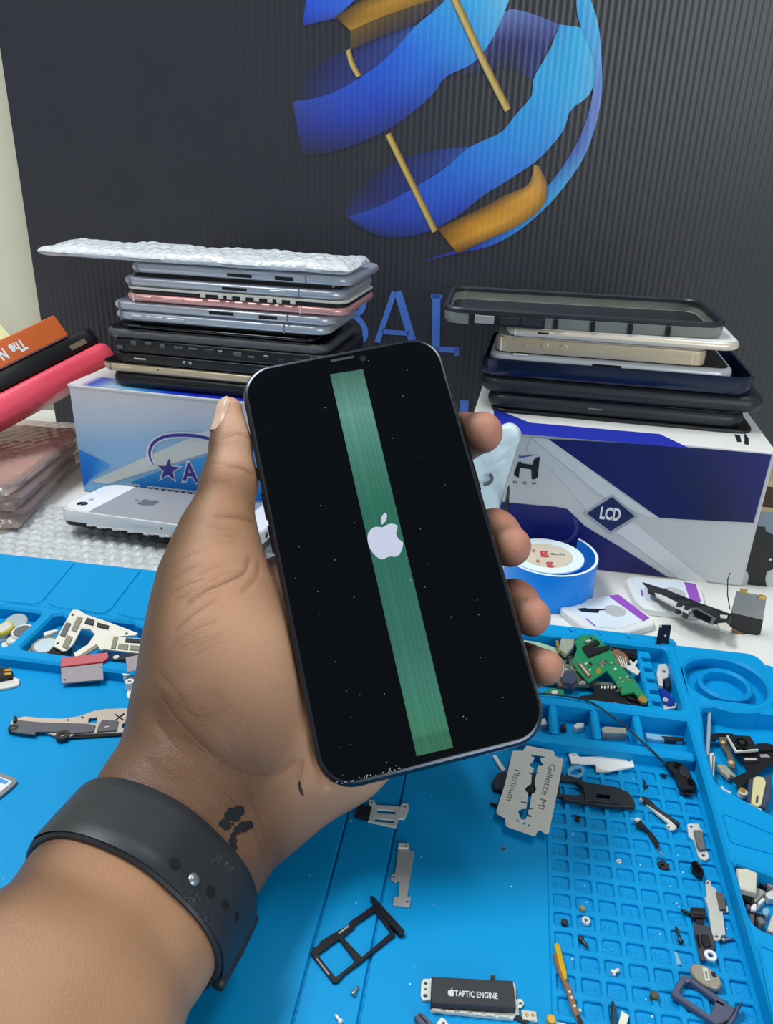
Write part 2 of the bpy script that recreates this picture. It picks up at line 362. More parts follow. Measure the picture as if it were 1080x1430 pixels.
# raised rear strip on the left with three phone rests
fr = [uv(x, y, W6) for x, y in [(0, 846), (15, 843), (52, 847), (82, 853), (92, 861), (103, 863), (114, 858), (122, 856), (148, 860), (184, 867), (192, 874), (205, 877), (216, 874)]]
part('rear_strip', prism([(-.285, .3135)]+fr+[(-.150, .312), (-.060, .312), (-.060, .365), (-.285, .365)], -.002, W6, .001), M_sil, pad)
tl = [[(-40, 770), (106, 785), (60, 840), (48, 845), (12, 841), (-40, 838)], [(114, 787), (198, 796), (155, 852), (143, 858), (121, 854), (84, 850), (66, 844)], [(207, 798), (300, 809), (262, 866), (250, 871), (186, 864), (162, 857)]]
for t in tl: part('phone_rest', prism(fillet([uv(x, y, W6) for x, y in t], .002), W6-.0005, W6+.0006, .0004), M_sil, pad)
# left parts tray
part('tray_frame', prism([(-.285, .2735), (-.062, .2735), (-.062, .3175), (-.285, .3175)], -.0011, W6-.0004, .0012, [rr(-.278, .281, -.2200, .3125, .003), rr(-.2135, .281, -.1400, .3125, .003), rr(-.134, .281, -.068, .3125, .003)]), M_sil, pad)
# right parts tray, its rear rim with peg holes, comb divider, small bins in front
part('tray_frame', prism(fillet([(-.050, .2868), (.0975, .2868), (.0975, .3515), (-.050, .3515)], .004), -.0011, W8, .0012, [rr(-.042, .293, .0915, .3412, .003)]+[circ(u_, .3478, .0009, 8) for u_ in (.0040, .0185, .0325, .0465, .0606, .0746, .0890)]), M_sil, pad)
for k in range(6): part('comb_tooth', box(.0778, .2925+.0085*k, -.0011, .0840, .2975+.0085*k, .0055, .0008), M_sil, pad)
part('comb_spine', box(.0775, .2925, -.0011, .0800, .3415, .0045, .0006), M_sil, pad)
for u_ in (-.002, .0154, .0335, .0512, .0690): part('bin_divider', box(u_, .2690, -.0011, u_+.0034, .2872, .0068, .0008), M_sil, pad)
part('front_rim', box(-.050, .2640, -.0011, .0915, .2690, .0058, .001), M_sil, pad)
# raised right column with the round holder and slanted bins
cu, cv = .1143, .3190
def arc(cx, cy, r, a0, a1, n): return [(cx+r*math.cos(math.radians(a0+(a1-a0)*i/n)), cy+r*math.sin(math.radians(a0+(a1-a0)*i/n))) for i in range(n+1)]
holder = [(.0940, .3445)]+[(.0940, .3002)]+arc(cu, cv, .0225, 232, 322, 8)+[(.1494, .3030), (.1494, .3300), (.1370, .3300)]+arc(.1290, .3370, .0075, 0, 90, 5)
part('round_holder', prism(holder, -.0011, W8+.0004, .0012, [circ(cu, cv, .0183, 36)]), M_sil, pad)
part('holder_ring', prism(circ(cu, cv-.0005, .0122, 32), -.0011, W8-.0008, .0012, [circ(cu, cv-.0005, .0096, 32)]), M_sil, pad)
part('holder_floor', prism(circ(cu, cv, .0184, 32), -.0011, .0015), M_sil, pad)
def P8(*pts): return [uv(x, y, W8) for x, y in pts]
binA = P8((986, 1040), (1002, 1094), (1080, 1136), (1120, 1158)) + [(.146, .262), (.146, .299), (.100, .2985)]
binB = P8((1025, 1199), (1044, 1268), (1056, 1292), (1085, 1304), (1110, 1312), (1130, 1250), (1080, 1220))
col = [(.0918, .062), (.150, .062), (.150, .3045), (.0918, .3045)]
part('side_column', prism(col, -.0011, W8-.0004, .0011, [fillet(binA, .003), fillet(binB, .003)]), M_sil, pad)
for t in ([(1008, 1133), (1085, 1164), (1092, 1196), (1020, 1176)], [(1058, 1316), (1085, 1326), (1100, 1420), (1080, 1420)]):
    P = fillet(P8(*t), .002); part('label_panel', prism(P, W8-.0006, W8+.0002, .0002, [inset(P if earea(P) > 0 else P[::-1], .0008)]), M_sil, pad)
# ================================================================== PHONE IN THE HAND
PC = np.array([-.000118, .241536, .102714]); PX_ = np.array([.96441316, .20051382, .17234115]); PY_ = np.array([-.26252153, .64863279, .71439341]); PN_ = np.array([.03145963, -.73421367, .67818919])
Mp = frame(PC, PX_, PY_); MpI = Mp.inverted()
def phl(x, y): return MpI @ Vector(PL(x, y, PC, PN_))
phone = thing('smartphone', 'black smartphone held in the hand, its screen showing a green stripe', 'phone', Mp @ Matrix.Translation((0, -.07545, -.00415)))
WM_ph = WM[phone]
def ppart(name, geo, m, **k):
    I = Matrix.Translation((0, .07545, .00415)); return part(name, xf(geo, I), m, k.pop('parent', phone), **k)
M_bz = mat('black_aluminium', (66, 70, 78), .22, .9, var=.03)
M_glass = mat('black_screen_glass', (2, 6, 10), .08, spec=.2, var=.02, coat=.0)
L_, W_, T_, RC = .1509, .0757, .0083, .0118
def slab(g): return [(y, -x, z) for x, y, z in g[0]], g[1]
fr_ = loft(L_, W_, RC, [(.0025, -.0083), (.0009, -.0079), (.0002, -.0070), (0, -.0058), (0, -.0026), (.0003, -.0014), (.0011, -.0004), (.0022, -.0001)], 8)
ppart('frame', slab(fr_), M_bz, smooth='auto')
glassp = ppart('front_glass', slab(loft(L_, W_, RC, [(.0019, -.0006), (.0019, .00000), (.0026, .0001)], 8)), M_glass, smooth='auto')
def ploc(P): return [(q.x, q.y) for q in (phl(*p) for p in P)]
# display: green band, drawn as lit picture columns
def stripe_cols(n, m):
    C = []
    for j in range(m):
        t = j/(m-1)
        base = np.array([74, 122, 104]) if t < .04 else None
        k = np.interp(t, [0, .05, .12, .3, .5, .75, .9, .955, .96, 1], [.82, .95, 1.06, .92, .86, .84, .98, 1.0, .86, .9])
        for i in range(n):
            s = 1+.05*math.sin(i*2.3)+.035*math.sin(i*5.1); s *= 1.10 if abs(i/(n-1)-.32) < .02 else 1
            gcol = np.array([np.interp(t, [0, .12, .4, .8, 1], [78, 88, 42, 62, 58]), np.interp(t, [0, .12, .4, .8, 1], [128, 136, 116, 128, 118]), np.interp(t, [0, .12, .4, .8, 1], [112, 124, 92, 112, 88])])  # paler near the top: glass reflection painted into the stripe
            C.append(rgb(np.clip(gcol*k*s, 0, 255)))
    return C
q = ploc([(461, 523), (507, 516), (633, 1044), (582, 1056)])
n_, m_ = 40, 60; V = []
for j in range(m_):
    for i in range(n_):
        s, t = i/(n_-1), j/(m_-1)
        a = np.array(q[0])*(1-s)+np.array(q[1])*s; b = np.array(q[3])*(1-s)+np.array(q[2])*s; p = a*(1-t)+b*t; V.append((p[0], p[1], .00016))
F = [(j*n_+i, (j+1)*n_+i, (j+1)*n_+i+1, j*n_+i+1) for j in range(m_-1) for i in range(n_-1)]
def screen_mat(name, attr=True, c=(255, 255, 255), es=1.0):
    m = bpy.data.materials.new(name); m.use_nodes = True; b = m.node_tree.nodes['Principled BSDF']; b.inputs['Base Color'].default_value = (.004, .006, .008, 1); b.inputs['Roughness'].default_value = .12
    b.inputs['Specular IOR Level'].default_value = .3; b.inputs['Emission Strength'].default_value = es
    if attr:
        a = m.node_tree.nodes.new('ShaderNodeAttribute'); a.attribute_name = 'col'; m.node_tree.links.new(a.outputs['Color'], b.inputs['Emission Color'])
    else: b.inputs['Emission Color'].default_value = rgb(c)
    return m
ppart('green_screen_stripe', (V, F), screen_mat('lit_display_columns'), cols=stripe_cols(n_, m_), parent=glassp, label='glowing green vertical stripe on the display')
LG = [(0, .60), (.2, .68), (.42, .72), (.62, .66), (.78, .52), (.68, .38), (.60, .18), (.60, -.02), (.68, -.20), (.84, -.34), (.76, -.56), (.60, -.82), (.42, -.97), (.24, -.98), (.04, -.90), (-.16, -.93), (-.36, -.99), (-.54, -.88), (-.74, -.58), (-.86, -.2), (-.86, .14), (-.76, .46), (-.56, .66), (-.32, .72), (-.12, .66)]
LEAF = [(.0, .76), (.0, .98), (.12, 1.2), (.36, 1.36), (.38, 1.14), (.26, .90), (.06, .76)]
def logo(s, cx, cy, z, h=.00004): return join(*[prism([(cx+s*x, cy+s*y) for x, y in P], z, z+h) for P in (fillet(LG, .12, 3), fillet(LEAF, .1, 3))])
lc = phl(538, 753)
ppart('logo', logo(.0070, lc.x, lc.y, .0002), screen_mat('lit_logo_white', False, (196, 204, 226), 1.0), parent=glassp, label='pale bitten fruit logo glowing on the display')
e0, e1 = ploc([(463, 505), (494, 498)])
ppart('earpiece_slit', xf(box(-.0045, -.0005, .0001, .0045, .0005, .00022, .0002), Matrix.Translation(((e0[0]+e1[0])/2, (e0[1]+e1[1])/2, 0))), mat('earpiece_mesh', (58, 62, 66), .6), parent=glassp)
cp = ploc([(507, 501)])[0]; ppart('front_camera', prism(circ(cp[0], cp[1], .0012, 14), .0001, .0002), mat('lens_dark_blue', (30, 36, 44), .1), parent=glassp)
M_btn = mat('black_key', (18, 19, 22), .35, .6)
for y0, y1 in ((.033, .0375), (.018, .028), (.0055, .0155)):
    ppart('side_button', xf(box(-.0384, y0, -.0058, -.0376, y1, -.0030, .0003), Matrix()), M_btn)
ppart('side_button', box(.0376, .012, -.0058, .0384, .0285, -.0030, .0003), M_btn)
# dust specks
gs = []
for k in range(46): gs.append(prism(circ(random.uniform(-.034, .034), random.uniform(-.071, .070), random.uniform(.00008, .0002), 5), .00012, .0002))
for k in range(40): gs.append(prism(circ(random.uniform(-.036, -.012), -.0735+abs(random.gauss(0, .0006)), random.uniform(.0001, .00025), 5), -.0002, .00025))
ppart('dust_specks', join(*gs), mat('dust', (150, 150, 150), .9))['kind'] = 'stuff'
ppart('rear_camera', xf(loft(.026, .026, .007, [(0, -.0083), (0, -.0096), (.0006, -.0100)][::-1], 5), Matrix.Translation((.020, .055, 0))), M_glass, smooth='auto')

# ================================================================== HAND, WRIST AND FOREARM (one mesh grown from a distance field)
def S(x, y, d, r): return (D(x, y, d/1000.), r*d/1000./FPX)
CH = []                                                # (chain, blend)
def chain(pts, k): CH.append(([S(*p) for p in pts], k))
chain([(321, 572, 287, 18), (324, 618, 285, 26), (321, 672, 281, 35), (305, 740, 276, 46), (299, 805, 272, 64)], .006)
chain([(299, 805, 272, 64), (302, 880, 268, 85), (307, 960, 264, 100), (297, 1030, 259, 104), (272, 1090, 250, 98)], .012)
chain([(300, 1060, 268, 78), (420, 850, 297, 66), (455, 790, 302, 52)], .014)
chain([(320, 1085, 268, 76), (500, 840, 303, 52)], .014)
chain([(340, 1105, 268, 72), (545, 900, 300, 50)], .014)
chain([(345, 1120, 266, 68), (575, 965, 293, 46)], .014)
chain([(345, 1135, 264, 66), (478, 1050, 272, 58), (560, 985, 288, 46)], .012)
chain([(455, 790, 302, 50), (560, 668, 318, 36), (640, 612, 304, 31), (673, 604, 292, 29.5)], .006)
chain([(500, 840, 303, 50), (622, 760, 318, 37), (690, 747, 297, 32), (713, 763, 283, 29)], .006)
chain([(545, 900, 300, 48), (652, 855, 313, 35), (718, 844, 290, 30.5), (742, 861, 276, 27.5)], .006)
chain([(575, 965, 293, 44), (672, 945, 302, 31), (732, 932, 283, 28), (761, 932, 271, 25.5)], .006)
A0, A1, A2 = D(257, 1154, .243), D(170, 1278, .213), D(83, 1402, .184)
ax = A0-A1; ax /= np.linalg.norm(ax)
A3 = A2-ax*.13
def pair(cs, half, r, rcen, k):
    """side-by-side bones: an oval limb along the points cs"""
    side = np.cross(ax, _d); side /= np.linalg.norm(side)
    if np.dot(side, _r) < 0: side = -side
    for s in (-1, 0, 1): CH.append(([(c+side*s*h, (rcen if s == 0 else rr_)) for c, h, rr_, rcen in zip(cs, half, r, rcen)], k))
pair([A0+ax*.012, A0, A1, A2, A3], [.0135, .0135, .0128, .0132, .0150], [.0150, .0148, .0146, .0152, .020], [.0182, .0180, .0182, .0192, .026], .008)
pts = np.array([c for ch, k in CH for c, r in ch]); rad = max(r for ch, k in CH for c, r in ch)
H_ = .00095
lo = pts.min(0)-.034; hi = pts.max(0)+.034
dims = np.ceil((hi-lo)/H_).astype(int)+1
fld = np.full(dims, .03, np.float32)
gx = [lo[a]+H_*np.arange(dims[a]) for a in range(3)]
for ch, k in CH:
    for (a, ra), (b, rb) in zip(ch[:-1], ch[1:]):
        mn = np.minimum(a-ra, b-rb)-.016; mxx = np.maximum(a+ra, b+rb)+.016
        i0 = np.maximum(((mn-lo)/H_).astype(int), 0); i1 = np.minimum(((mxx-lo)/H_).astype(int)+1, dims)
        X = gx[0][i0[0]:i1[0]][:, None, None]-a[0]; Y = gx[1][i0[1]:i1[1]][None, :, None]-a[1]; Zz = gx[2][i0[2]:i1[2]][None, None, :]-a[2]
        ab = b-a; L2 = ab@ab
        t = np.clip((X*ab[0]+Y*ab[1]+Zz*ab[2])/L2, 0, 1)
        dd = np.sqrt((X-t*ab[0])**2+(Y-t*ab[1])**2+(Zz-t*ab[2])**2)-(ra+(rb-ra)*t)
        sl = tuple(slice(i0[q], i1[q]) for q in range(3)); f0 = fld[sl]
        h = np.maximum(k-np.abs(f0-dd), 0)/k
        fld[sl] = np.minimum(f0, dd)-h*h*k*.25
# the phone presses into the flesh
X = gx[0][:, None, None]-PC[0]; Y = gx[1][None, :, None]-PC[1]; Zz = gx[2][None, None, :]-PC[2]
qx = np.abs(X*PX_[0]+Y*PX_[1]+Zz*PX_[2])-(.03785+.0004-.003); qy = np.abs(X*PY_[0]+Y*PY_[1]+Zz*PY_[2])-(.07545+.0004-.003); qz = np.abs(X*PN_[0]+Y*PN_[1]+Zz*PN_[2]+.00415)-(.00415+.0004-.003)
bxd = np.sqrt(np.maximum(qx, 0)**2+np.maximum(qy, 0)**2+np.maximum(qz, 0)**2)+np.minimum(np.maximum(np.maximum(qx, qy), qz), 0)-.003
del qx, qy, qz
k = .0015; h = np.maximum(k-np.abs(fld+bxd), 0)/k
fld = np.maximum(fld, -bxd)+h*h*k*.25
def surface_nets(f):
    ins = f < 0; nx_, ny_, nz_ = f.shape
    cnt = np.zeros((nx_-1, ny_-1, nz_-1), np.int8); offs = [(i, j, k_) for i in (0, 1) for j in (0, 1) for k_ in (0, 1)]
    for i, j, k_ in offs: cnt += ins[i:nx_-1+i, j:ny_-1+j, k_:nz_-1+k_]
    act = (cnt > 0) & (cnt < 8); idx = np.argwhere(act); ids = -np.ones(act.shape, np.int64); ids[act] = np.arange(len(idx))
    vals = np.stack([f[idx[:, 0]+i, idx[:, 1]+j, idx[:, 2]+k_] for i, j, k_ in offs], 1)
    acc = np.zeros((len(idx), 3)); num = np.zeros(len(idx)); O = np.array(offs)
    for a in range(8):
        for b in range(a+1, 8):
            if abs(O[a]-O[b]).sum() != 1: continue
            cr = (vals[:, a] < 0) != (vals[:, b] < 0); t = vals[:, a]/np.where(cr, vals[:, a]-vals[:, b], 1)
            acc += np.where(cr[:, None], O[a]+(O[b]-O[a])*t[:, None], 0); num += cr
    V = idx+acc/num[:, None]; Fs = []
    for ax_ in range(3):
        s0 = [slice(None)]*3; s1 = [slice(None)]*3; s0[ax_] = slice(0, -1); s1[ax_] = slice(1, None)
        a, b = ins[tuple(s0)], ins[tuple(s1)]; e = np.argwhere(a != b); o1, o2 = [q for q in range(3) if q != ax_]
        ok = (e[:, o1] > 0) & (e[:, o2] > 0) & (e[:, o1] < f.shape[o1]-1) & (e[:, o2] < f.shape[o2]-1); e = e[ok]
        fl = a[tuple(e.T)]
        def cell(d1, d2):
            c = e.copy(); c[:, o1] -= d1; c[:, o2] -= d2; return ids[tuple(c.T)]
        q = np.stack([cell(1, 1), cell(0, 1), cell(0, 0), cell(1, 0)], 1)
        if ax_ == 1: fl = ~fl
        q[~fl] = q[~fl][:, ::-1]; Fs.append(q)
    return V, np.concatenate(Fs)
HV, HF = surface_nets(fld); HV = lo+HV*H_
del fld, bxd
# two gentle smoothing passes
for _ in range(2):
    acc = np.zeros_like(HV); num = np.zeros(len(HV))
    for a, b in ((0, 1), (1, 2), (2, 3), (3, 0)):
        np.add.at(acc, HF[:, a], HV[HF[:, b]]); np.add.at(acc, HF[:, b], HV[HF[:, a]]); np.add.at(num, HF[:, a], 1); np.add.at(num, HF[:, b], 1)
    HV = HV*.5+acc/num[:, None]*.5
cre = [([(352, 662), (338, 654), (322, 652)], .5, .2), ([(352, 728), (330, 722), (305, 722)], .35, .15), ([(348, 782), (340, 800), (318, 812), (290, 824), (262, 842)], .55, .2), ([(362, 788), (358, 806), (340, 826)], .3, .15), ([(300, 838), (270, 858), (245, 880)], .25, .12),
       ([(248, 985), (275, 1003), (300, 1000), (318, 988)], .3, .12), ([(310, 1070), (345, 1083), (385, 1082), (415, 1062)], .5, .2), ([(225, 975), (250, 1010), (290, 1050), (320, 1072)], .35, .15), ([(215, 1010), (250, 1050), (300, 1085)], .3, .12), ([(424, 1062), (421, 1082), (420, 1096)], .3, .15),
       ([(222, 940), (240, 960), (262, 990)], .22, .1), ([(285, 1080), (330, 1118), (358, 1160), (372, 1195)], .3, .12), ([(235, 1060), (290, 1098), (330, 1140)], .25, .1), ([(205, 1062), (260, 1100), (305, 1140)], .22, .1), ([(180, 1082), (240, 1112), (290, 1150)], .2, .1),
       ([(350, 1100), (362, 1140), (376, 1185)], .22, .1), ([(240, 900), (270, 880), (300, 868)], .2, .1), ([(310, 612), (330, 606), (346, 610)], .2, .1)]
fold = []                                              # fine oblique folds over thumb root and wrist
rf = random.Random(3)
for k_ in range(30):
    x_, y_ = rf.uniform(205, 330), rf.uniform(960, 1150); l_ = rf.uniform(22, 52); sl_ = rf.uniform(.65, 1.0)
    fold.append(([(x_, y_), (x_+l_*.5, y_+l_*.5*sl_+rf.uniform(-3, 3)), (x_+l_, y_+l_*sl_)], .16, .08))
for k_ in range(12):
    x_, y_ = rf.uniform(225, 300), rf.uniform(790, 930); l_ = rf.uniform(25, 55)
    fold.append(([(x_, y_), (x_+l_*.5, y_-l_*.28), (x_+l_, y_-l_*.45)], .14, .07))
for k_ in range(8):
    x_, y_ = rf.uniform(285, 310), rf.uniform(640, 760); l_ = rf.uniform(18, 36)
    fold.append(([(x_, y_), (x_+l_*.5, y_-2), (x_+l_, y_+2)], .14, .07))
cre = cre+fold
bv0 = BVHTree.FromPolygons([Vector(v) for v in HV], [tuple(f) for f in HF.tolist()])
CRD = np.zeros(len(HV))                                 # how deep each skin point lies in a fold
vis = np.where((HV@_d) < 1)[0]
for P_, a_w, b_w in cre:
    pts3 = []
    for q in smoothline(P_, 7):
        v_ = Vector(ray(*q)).normalized(); loc, nor, i_, ds = bv0.ray_cast(Vector(CAM), v_)
        if loc is not None: pts3.append(np.array(loc))
    if len(pts3) < 3: continue
    pts3 = np.array(pts3); mn, mx2 = pts3.min(0)-.005, pts3.max(0)+.005
    idx = np.where(np.all((HV > mn) & (HV < mx2), axis=1))[0]
    if not len(idx): continue
    dm_ = np.min(np.linalg.norm(HV[idx][:, None, :]-pts3[None], axis=2), axis=1)
    CRD[idx] = np.maximum(CRD[idx], min(1.0, a_w/.45)*np.exp(-(dm_/.0011)**2)-.25*min(1.0, a_w/.45)*np.exp(-((dm_-.0028)/.0012)**2))
fn = np.cross(HV[HF[:, 2]]-HV[HF[:, 0]], HV[HF[:, 3]]-HV[HF[:, 1]]); HN = np.zeros_like(HV)
for a in range(4): np.add.at(HN, HF[:, a], fn)
HN /= np.maximum(np.linalg.norm(HN, axis=1)[:, None], 1e-12)
WF = np.zeros(len(HV))                                  # broad hollow where the ball of the thumb meets the wrist
pts3 = np.array([np.array(l_) for l_ in (bv0.ray_cast(Vector(CAM), Vector(ray(*q)).normalized())[0] for q in smoothline([(212, 1000), (250, 1035), (295, 1066), (345, 1086), (392, 1084), (425, 1060)], 6)) if l_ is not None])
idx = np.where(np.all((HV > pts3.min(0)-.02) & (HV < pts3.max(0)+.02), axis=1))[0]
WF[idx] = np.exp(-(np.min(np.linalg.norm(HV[idx][:, None, :]-pts3[None], axis=2), axis=1)/.0052)**2)
HV = HV-HN*(CRD*.00034+WF*.0017)[:, None]
fn = np.cross(HV[HF[:, 2]]-HV[HF[:, 0]], HV[HF[:, 3]]-HV[HF[:, 1]]); HN = np.zeros_like(HV)
for a in range(4): np.add.at(HN, HF[:, a], fn)
HN /= np.maximum(np.linalg.norm(HN, axis=1)[:, None], 1e-12)
# skin tone and painted left-side shade: pale palm, brown back of the hand, ruddy fingertips
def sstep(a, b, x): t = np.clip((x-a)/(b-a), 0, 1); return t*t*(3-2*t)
pal = -_d*.62+_r*.70+_u*.22; pal /= np.linalg.norm(pal)  # leans right, so left-facing skin is painted darker, as if shaded
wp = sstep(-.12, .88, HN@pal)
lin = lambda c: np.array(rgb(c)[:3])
palm, dors_shade, wri, arm, tipc, thb = lin((204, 158, 126)), lin((92, 68, 51)), lin((112, 82, 62)), lin((172, 130, 98)), lin((188, 132, 110)), lin((196, 154, 126))
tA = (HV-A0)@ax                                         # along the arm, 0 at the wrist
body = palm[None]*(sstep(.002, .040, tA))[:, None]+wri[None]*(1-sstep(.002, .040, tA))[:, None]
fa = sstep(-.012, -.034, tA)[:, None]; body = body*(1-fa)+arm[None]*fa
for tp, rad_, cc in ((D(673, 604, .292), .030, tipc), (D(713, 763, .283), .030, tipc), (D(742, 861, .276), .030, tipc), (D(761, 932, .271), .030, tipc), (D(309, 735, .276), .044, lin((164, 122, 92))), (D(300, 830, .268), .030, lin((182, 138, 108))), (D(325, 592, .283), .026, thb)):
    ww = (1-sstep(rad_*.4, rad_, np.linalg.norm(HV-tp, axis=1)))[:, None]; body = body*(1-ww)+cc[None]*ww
HC = dors_shade[None]*(1-wp)[:, None]+body*wp[:, None]
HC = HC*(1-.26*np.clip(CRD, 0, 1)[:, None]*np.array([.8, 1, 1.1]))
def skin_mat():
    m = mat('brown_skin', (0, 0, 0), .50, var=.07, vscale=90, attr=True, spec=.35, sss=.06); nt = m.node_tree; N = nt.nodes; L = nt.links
    tc = N.new('ShaderNodeTexCoord'); mp = N.new('ShaderNodeCombineXYZ')
    for i_, vv in enumerate(((_r*.78-_u*.62)*.22, _r*.62+_u*.78, _d*.4)):
        dt = N.new('ShaderNodeVectorMath'); dt.operation = 'DOT_PRODUCT'; dt.inputs[1].default_value = tuple(vv); L.new(tc.outputs['Object'], dt.inputs[0]); L.new(dt.outputs['Value'], mp.inputs[i_])
    a = N.new('ShaderNodeTexNoise'); a.inputs['Scale'].default_value = 700; a.inputs['Detail'].default_value = 3; L.new(mp.outputs['Vector'], a.inputs['Vector'])
    v = N.new('ShaderNodeTexVoronoi'); v.inputs['Scale'].default_value = 1500; L.new(tc.outputs['Object'], v.inputs['Vector'])
    ad = N.new('ShaderNodeMath'); ad.operation = 'ADD'; L.new(a.outputs['Fac'], ad.inputs[0]); L.new(v.outputs['Distance'], ad.inputs[1])
    bu = N.new('ShaderNodeBump'); bu.inputs['Strength'].default_value = .26; bu.inputs['Distance'].default_value = .0003
    L.new(ad.outputs[0], bu.inputs['Height']); L.new(bu.outputs['Normal'], N['Principled BSDF'].inputs['Normal']); return m
base_h = Vector(A3)
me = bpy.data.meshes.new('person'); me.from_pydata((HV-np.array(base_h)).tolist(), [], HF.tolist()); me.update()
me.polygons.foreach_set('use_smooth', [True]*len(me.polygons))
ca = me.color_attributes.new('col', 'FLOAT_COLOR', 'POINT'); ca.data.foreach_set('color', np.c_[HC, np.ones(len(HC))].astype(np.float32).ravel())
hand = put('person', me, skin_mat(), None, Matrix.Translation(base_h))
tag(hand, 'left hand and forearm of a person gripping the black smartphone above the mat', 'person')
BV = BVHTree.FromPolygons([Vector(v) for v in HV], [tuple(f) for f in HF.tolist()])
def hit(x, y):                                          # skin point seen at a pixel
    v = Vector(ray(x, y)); v.normalize(); loc, nor, i, dist = BV.ray_cast(Vector(CAM), v)
    return (loc, nor)
def on_skin(p, off): loc, nor, i, dist = BV.find_nearest(Vector(p)); return loc+nor*off, nor
def skin_line(P, w0, w1, off=.00012):
    """a fine tapering strip lying on the skin; widths in millimetres"""
    Q = smoothline(P, 8); H = [hit(*q) for q in Q]; H = [h for h in H if h[0] is not None]; V, F = [], []
    if len(H) < 3: return V, F
    for i, (p, n) in enumerate(H):
        t = H[min(i+1, len(H)-1)][0]-H[max(i-1, 0)][0]; s = n.cross(t)
        if s.length < 1e-9: s = Vector((1, 0, 0))
        s.normalize(); w_ = (w0+(w1-w0)*i/(len(H)-1))*min(1, 3*i/(len(H)-1)+.15, 3*(1-i/(len(H)-1))+.15)/2000
        V += [p+n*off+s*w_, p+n*off-s*w_]
    return V, [(2*i, 2*i+1, 2*i+3, 2*i+2) for i in range(len(H)-1)]
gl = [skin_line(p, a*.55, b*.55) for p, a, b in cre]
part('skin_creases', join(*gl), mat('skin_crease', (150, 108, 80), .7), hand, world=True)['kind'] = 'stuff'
# tattoo on the wrist
def ink(P, w): return skin_line(P, w, w, .00014)
zt = lambda P: [(230+x/5.106, 1090+y/5.106) for x, y in P]
tat = [ink(zt(p), wd) for p, wd in (([(440, 250), (470, 210), (540, 190), (548, 230), (520, 270), (450, 262), (470, 230), (530, 215)], 1.5), ([(400, 310), (430, 290), (470, 300), (450, 330), (410, 340)], 1.5), ([(500, 360), (530, 330), (580, 300), (620, 310), (600, 350), (540, 360)], 1.4), ([(480, 270), (495, 320), (488, 380), (480, 440), (488, 500), (450, 520)], 1.7), ([(505, 390), (492, 450), (478, 510)], 1.7), ([(470, 330), (480, 380), (500, 420)], 1.0))]
def blob(x, y, r):
    C0 = hit(230+x/5.106, 1090+y/5.106)
    if C0[0] is None: return [], []
    V = [C0[0]+C0[1]*.00015]; n = 11
    for i in range(n):
        q = r*random.uniform(.8, 1.12); h = hit(230+(x+q*math.cos(2*PI*i/n))/5.106, 1090+(y+q*math.sin(2*PI*i/n))/5.106)
        if h[0] is None: return [], []
        V.append(h[0]+h[1]*.00015)
    return V, [(0, 1+i, 1+(i+1) % n) for i in range(n)]
tat = [blob(x_, y_, r_*1.3) for x_, y_, r_ in ((495, 240, 44), (530, 216, 32), (462, 248, 28), (512, 268, 24), (432, 312, 32), (408, 308, 20), (452, 330, 18), (562, 330, 30), (598, 318, 26), (520, 350, 26), (490, 390, 20), (486, 430, 25), (483, 468, 26), (474, 502, 24), (456, 520, 18), (484, 310, 10))]
part('tattoo', join(*tat), mat('tattoo_ink', (16, 20, 26), .55), hand, world=True, label='small dark tree-like tattoo on the wrist')
part('skin_mark', join(skin_line([(418, 1090), (419, 1100), (424, 1112)], .7, 1.3, .0002)), mat('tattoo_ink', (16, 20, 26), .55), hand, world=True)
# nails
def nail(c, along, across, out, ln, wd, name='fingernail'):
    c, along, across, out = (np.array(v, float) for v in (c, along, across, out)); V = []
    n1, n2 = 10, 8
    for i in range(n1):
        for j in range(n2):
            s, t = i/(n1-1)*2-1, j/(n2-1)*2-1
            sh = 1-.28*max(0, abs(s)-.45)**2/.3
            p, nn = on_skin(c+along*s*ln/2+across*t*wd/2*sh, .0005-.0004*max(t*t, 0)**2); V.append(p)
    F = [(i*n2+j, i*n2+j+1, (i+1)*n2+j+1, (i+1)*n2+j) for i in range(n1-1) for j in range(n2-1)]
    part(name, (V, F), mat('nail', (206, 172, 150), .25, var=.03, spec=.5), hand, world=True, smooth=True)
nc = D(309, 578, .2845); al = D(318, 552, .286)-D(304, 604, .284); al /= np.linalg.norm(al)
ac = np.cross(al, np.array(-_r*.75-_d*.6)); ac /= np.linalg.norm(ac); nail(nc, al, ac, -_r, .0140, .0080)
pc = D(786, 926, .2725); al = D(790, 908, .275)-D(787, 944, .270); al /= np.linalg.norm(al); ac = _d*.8+_r*.4; nail(pc, al, ac/np.linalg.norm(ac), _r, .0085, .0075)

# ================================================================== WATCH BAND
BC = D(199, 1237, .2225)
side = np.cross(ax, _d); side /= np.linalg.norm(side)
if np.dot(side, _r) < 0: side = -side
upv = np.cross(side, ax)
if np.dot(upv, -_d) < 0: upv = -upv
NA = 96
def skin_r(c, a):
    dv = side*math.cos(a)+upv*math.sin(a); o = Vector(c+dv*.07); loc, nor, i, dist = BV.ray_cast(o, Vector(-dv), .07)
    return (Vector(c)-loc).length if loc is not None else .025
hw = .0112
rows_ = []
for s in np.linspace(-1, 1, 7): rows_.append([skin_r(BC+ax*hw*s, 2*PI*k/NA) for k in range(NA)])
rows_ = np.array(rows_)
rm = rows_.max(0)
for _ in range(6): rm = (rm+np.roll(rm, 1)+np.roll(rm, -1))/3
prof = [(-1, .0001), (-1, .0009), (-.94, .0017), (-.8, .0021), (0, .0023), (.8, .0021), (.94, .0017), (1, .0009), (1, .0001)]
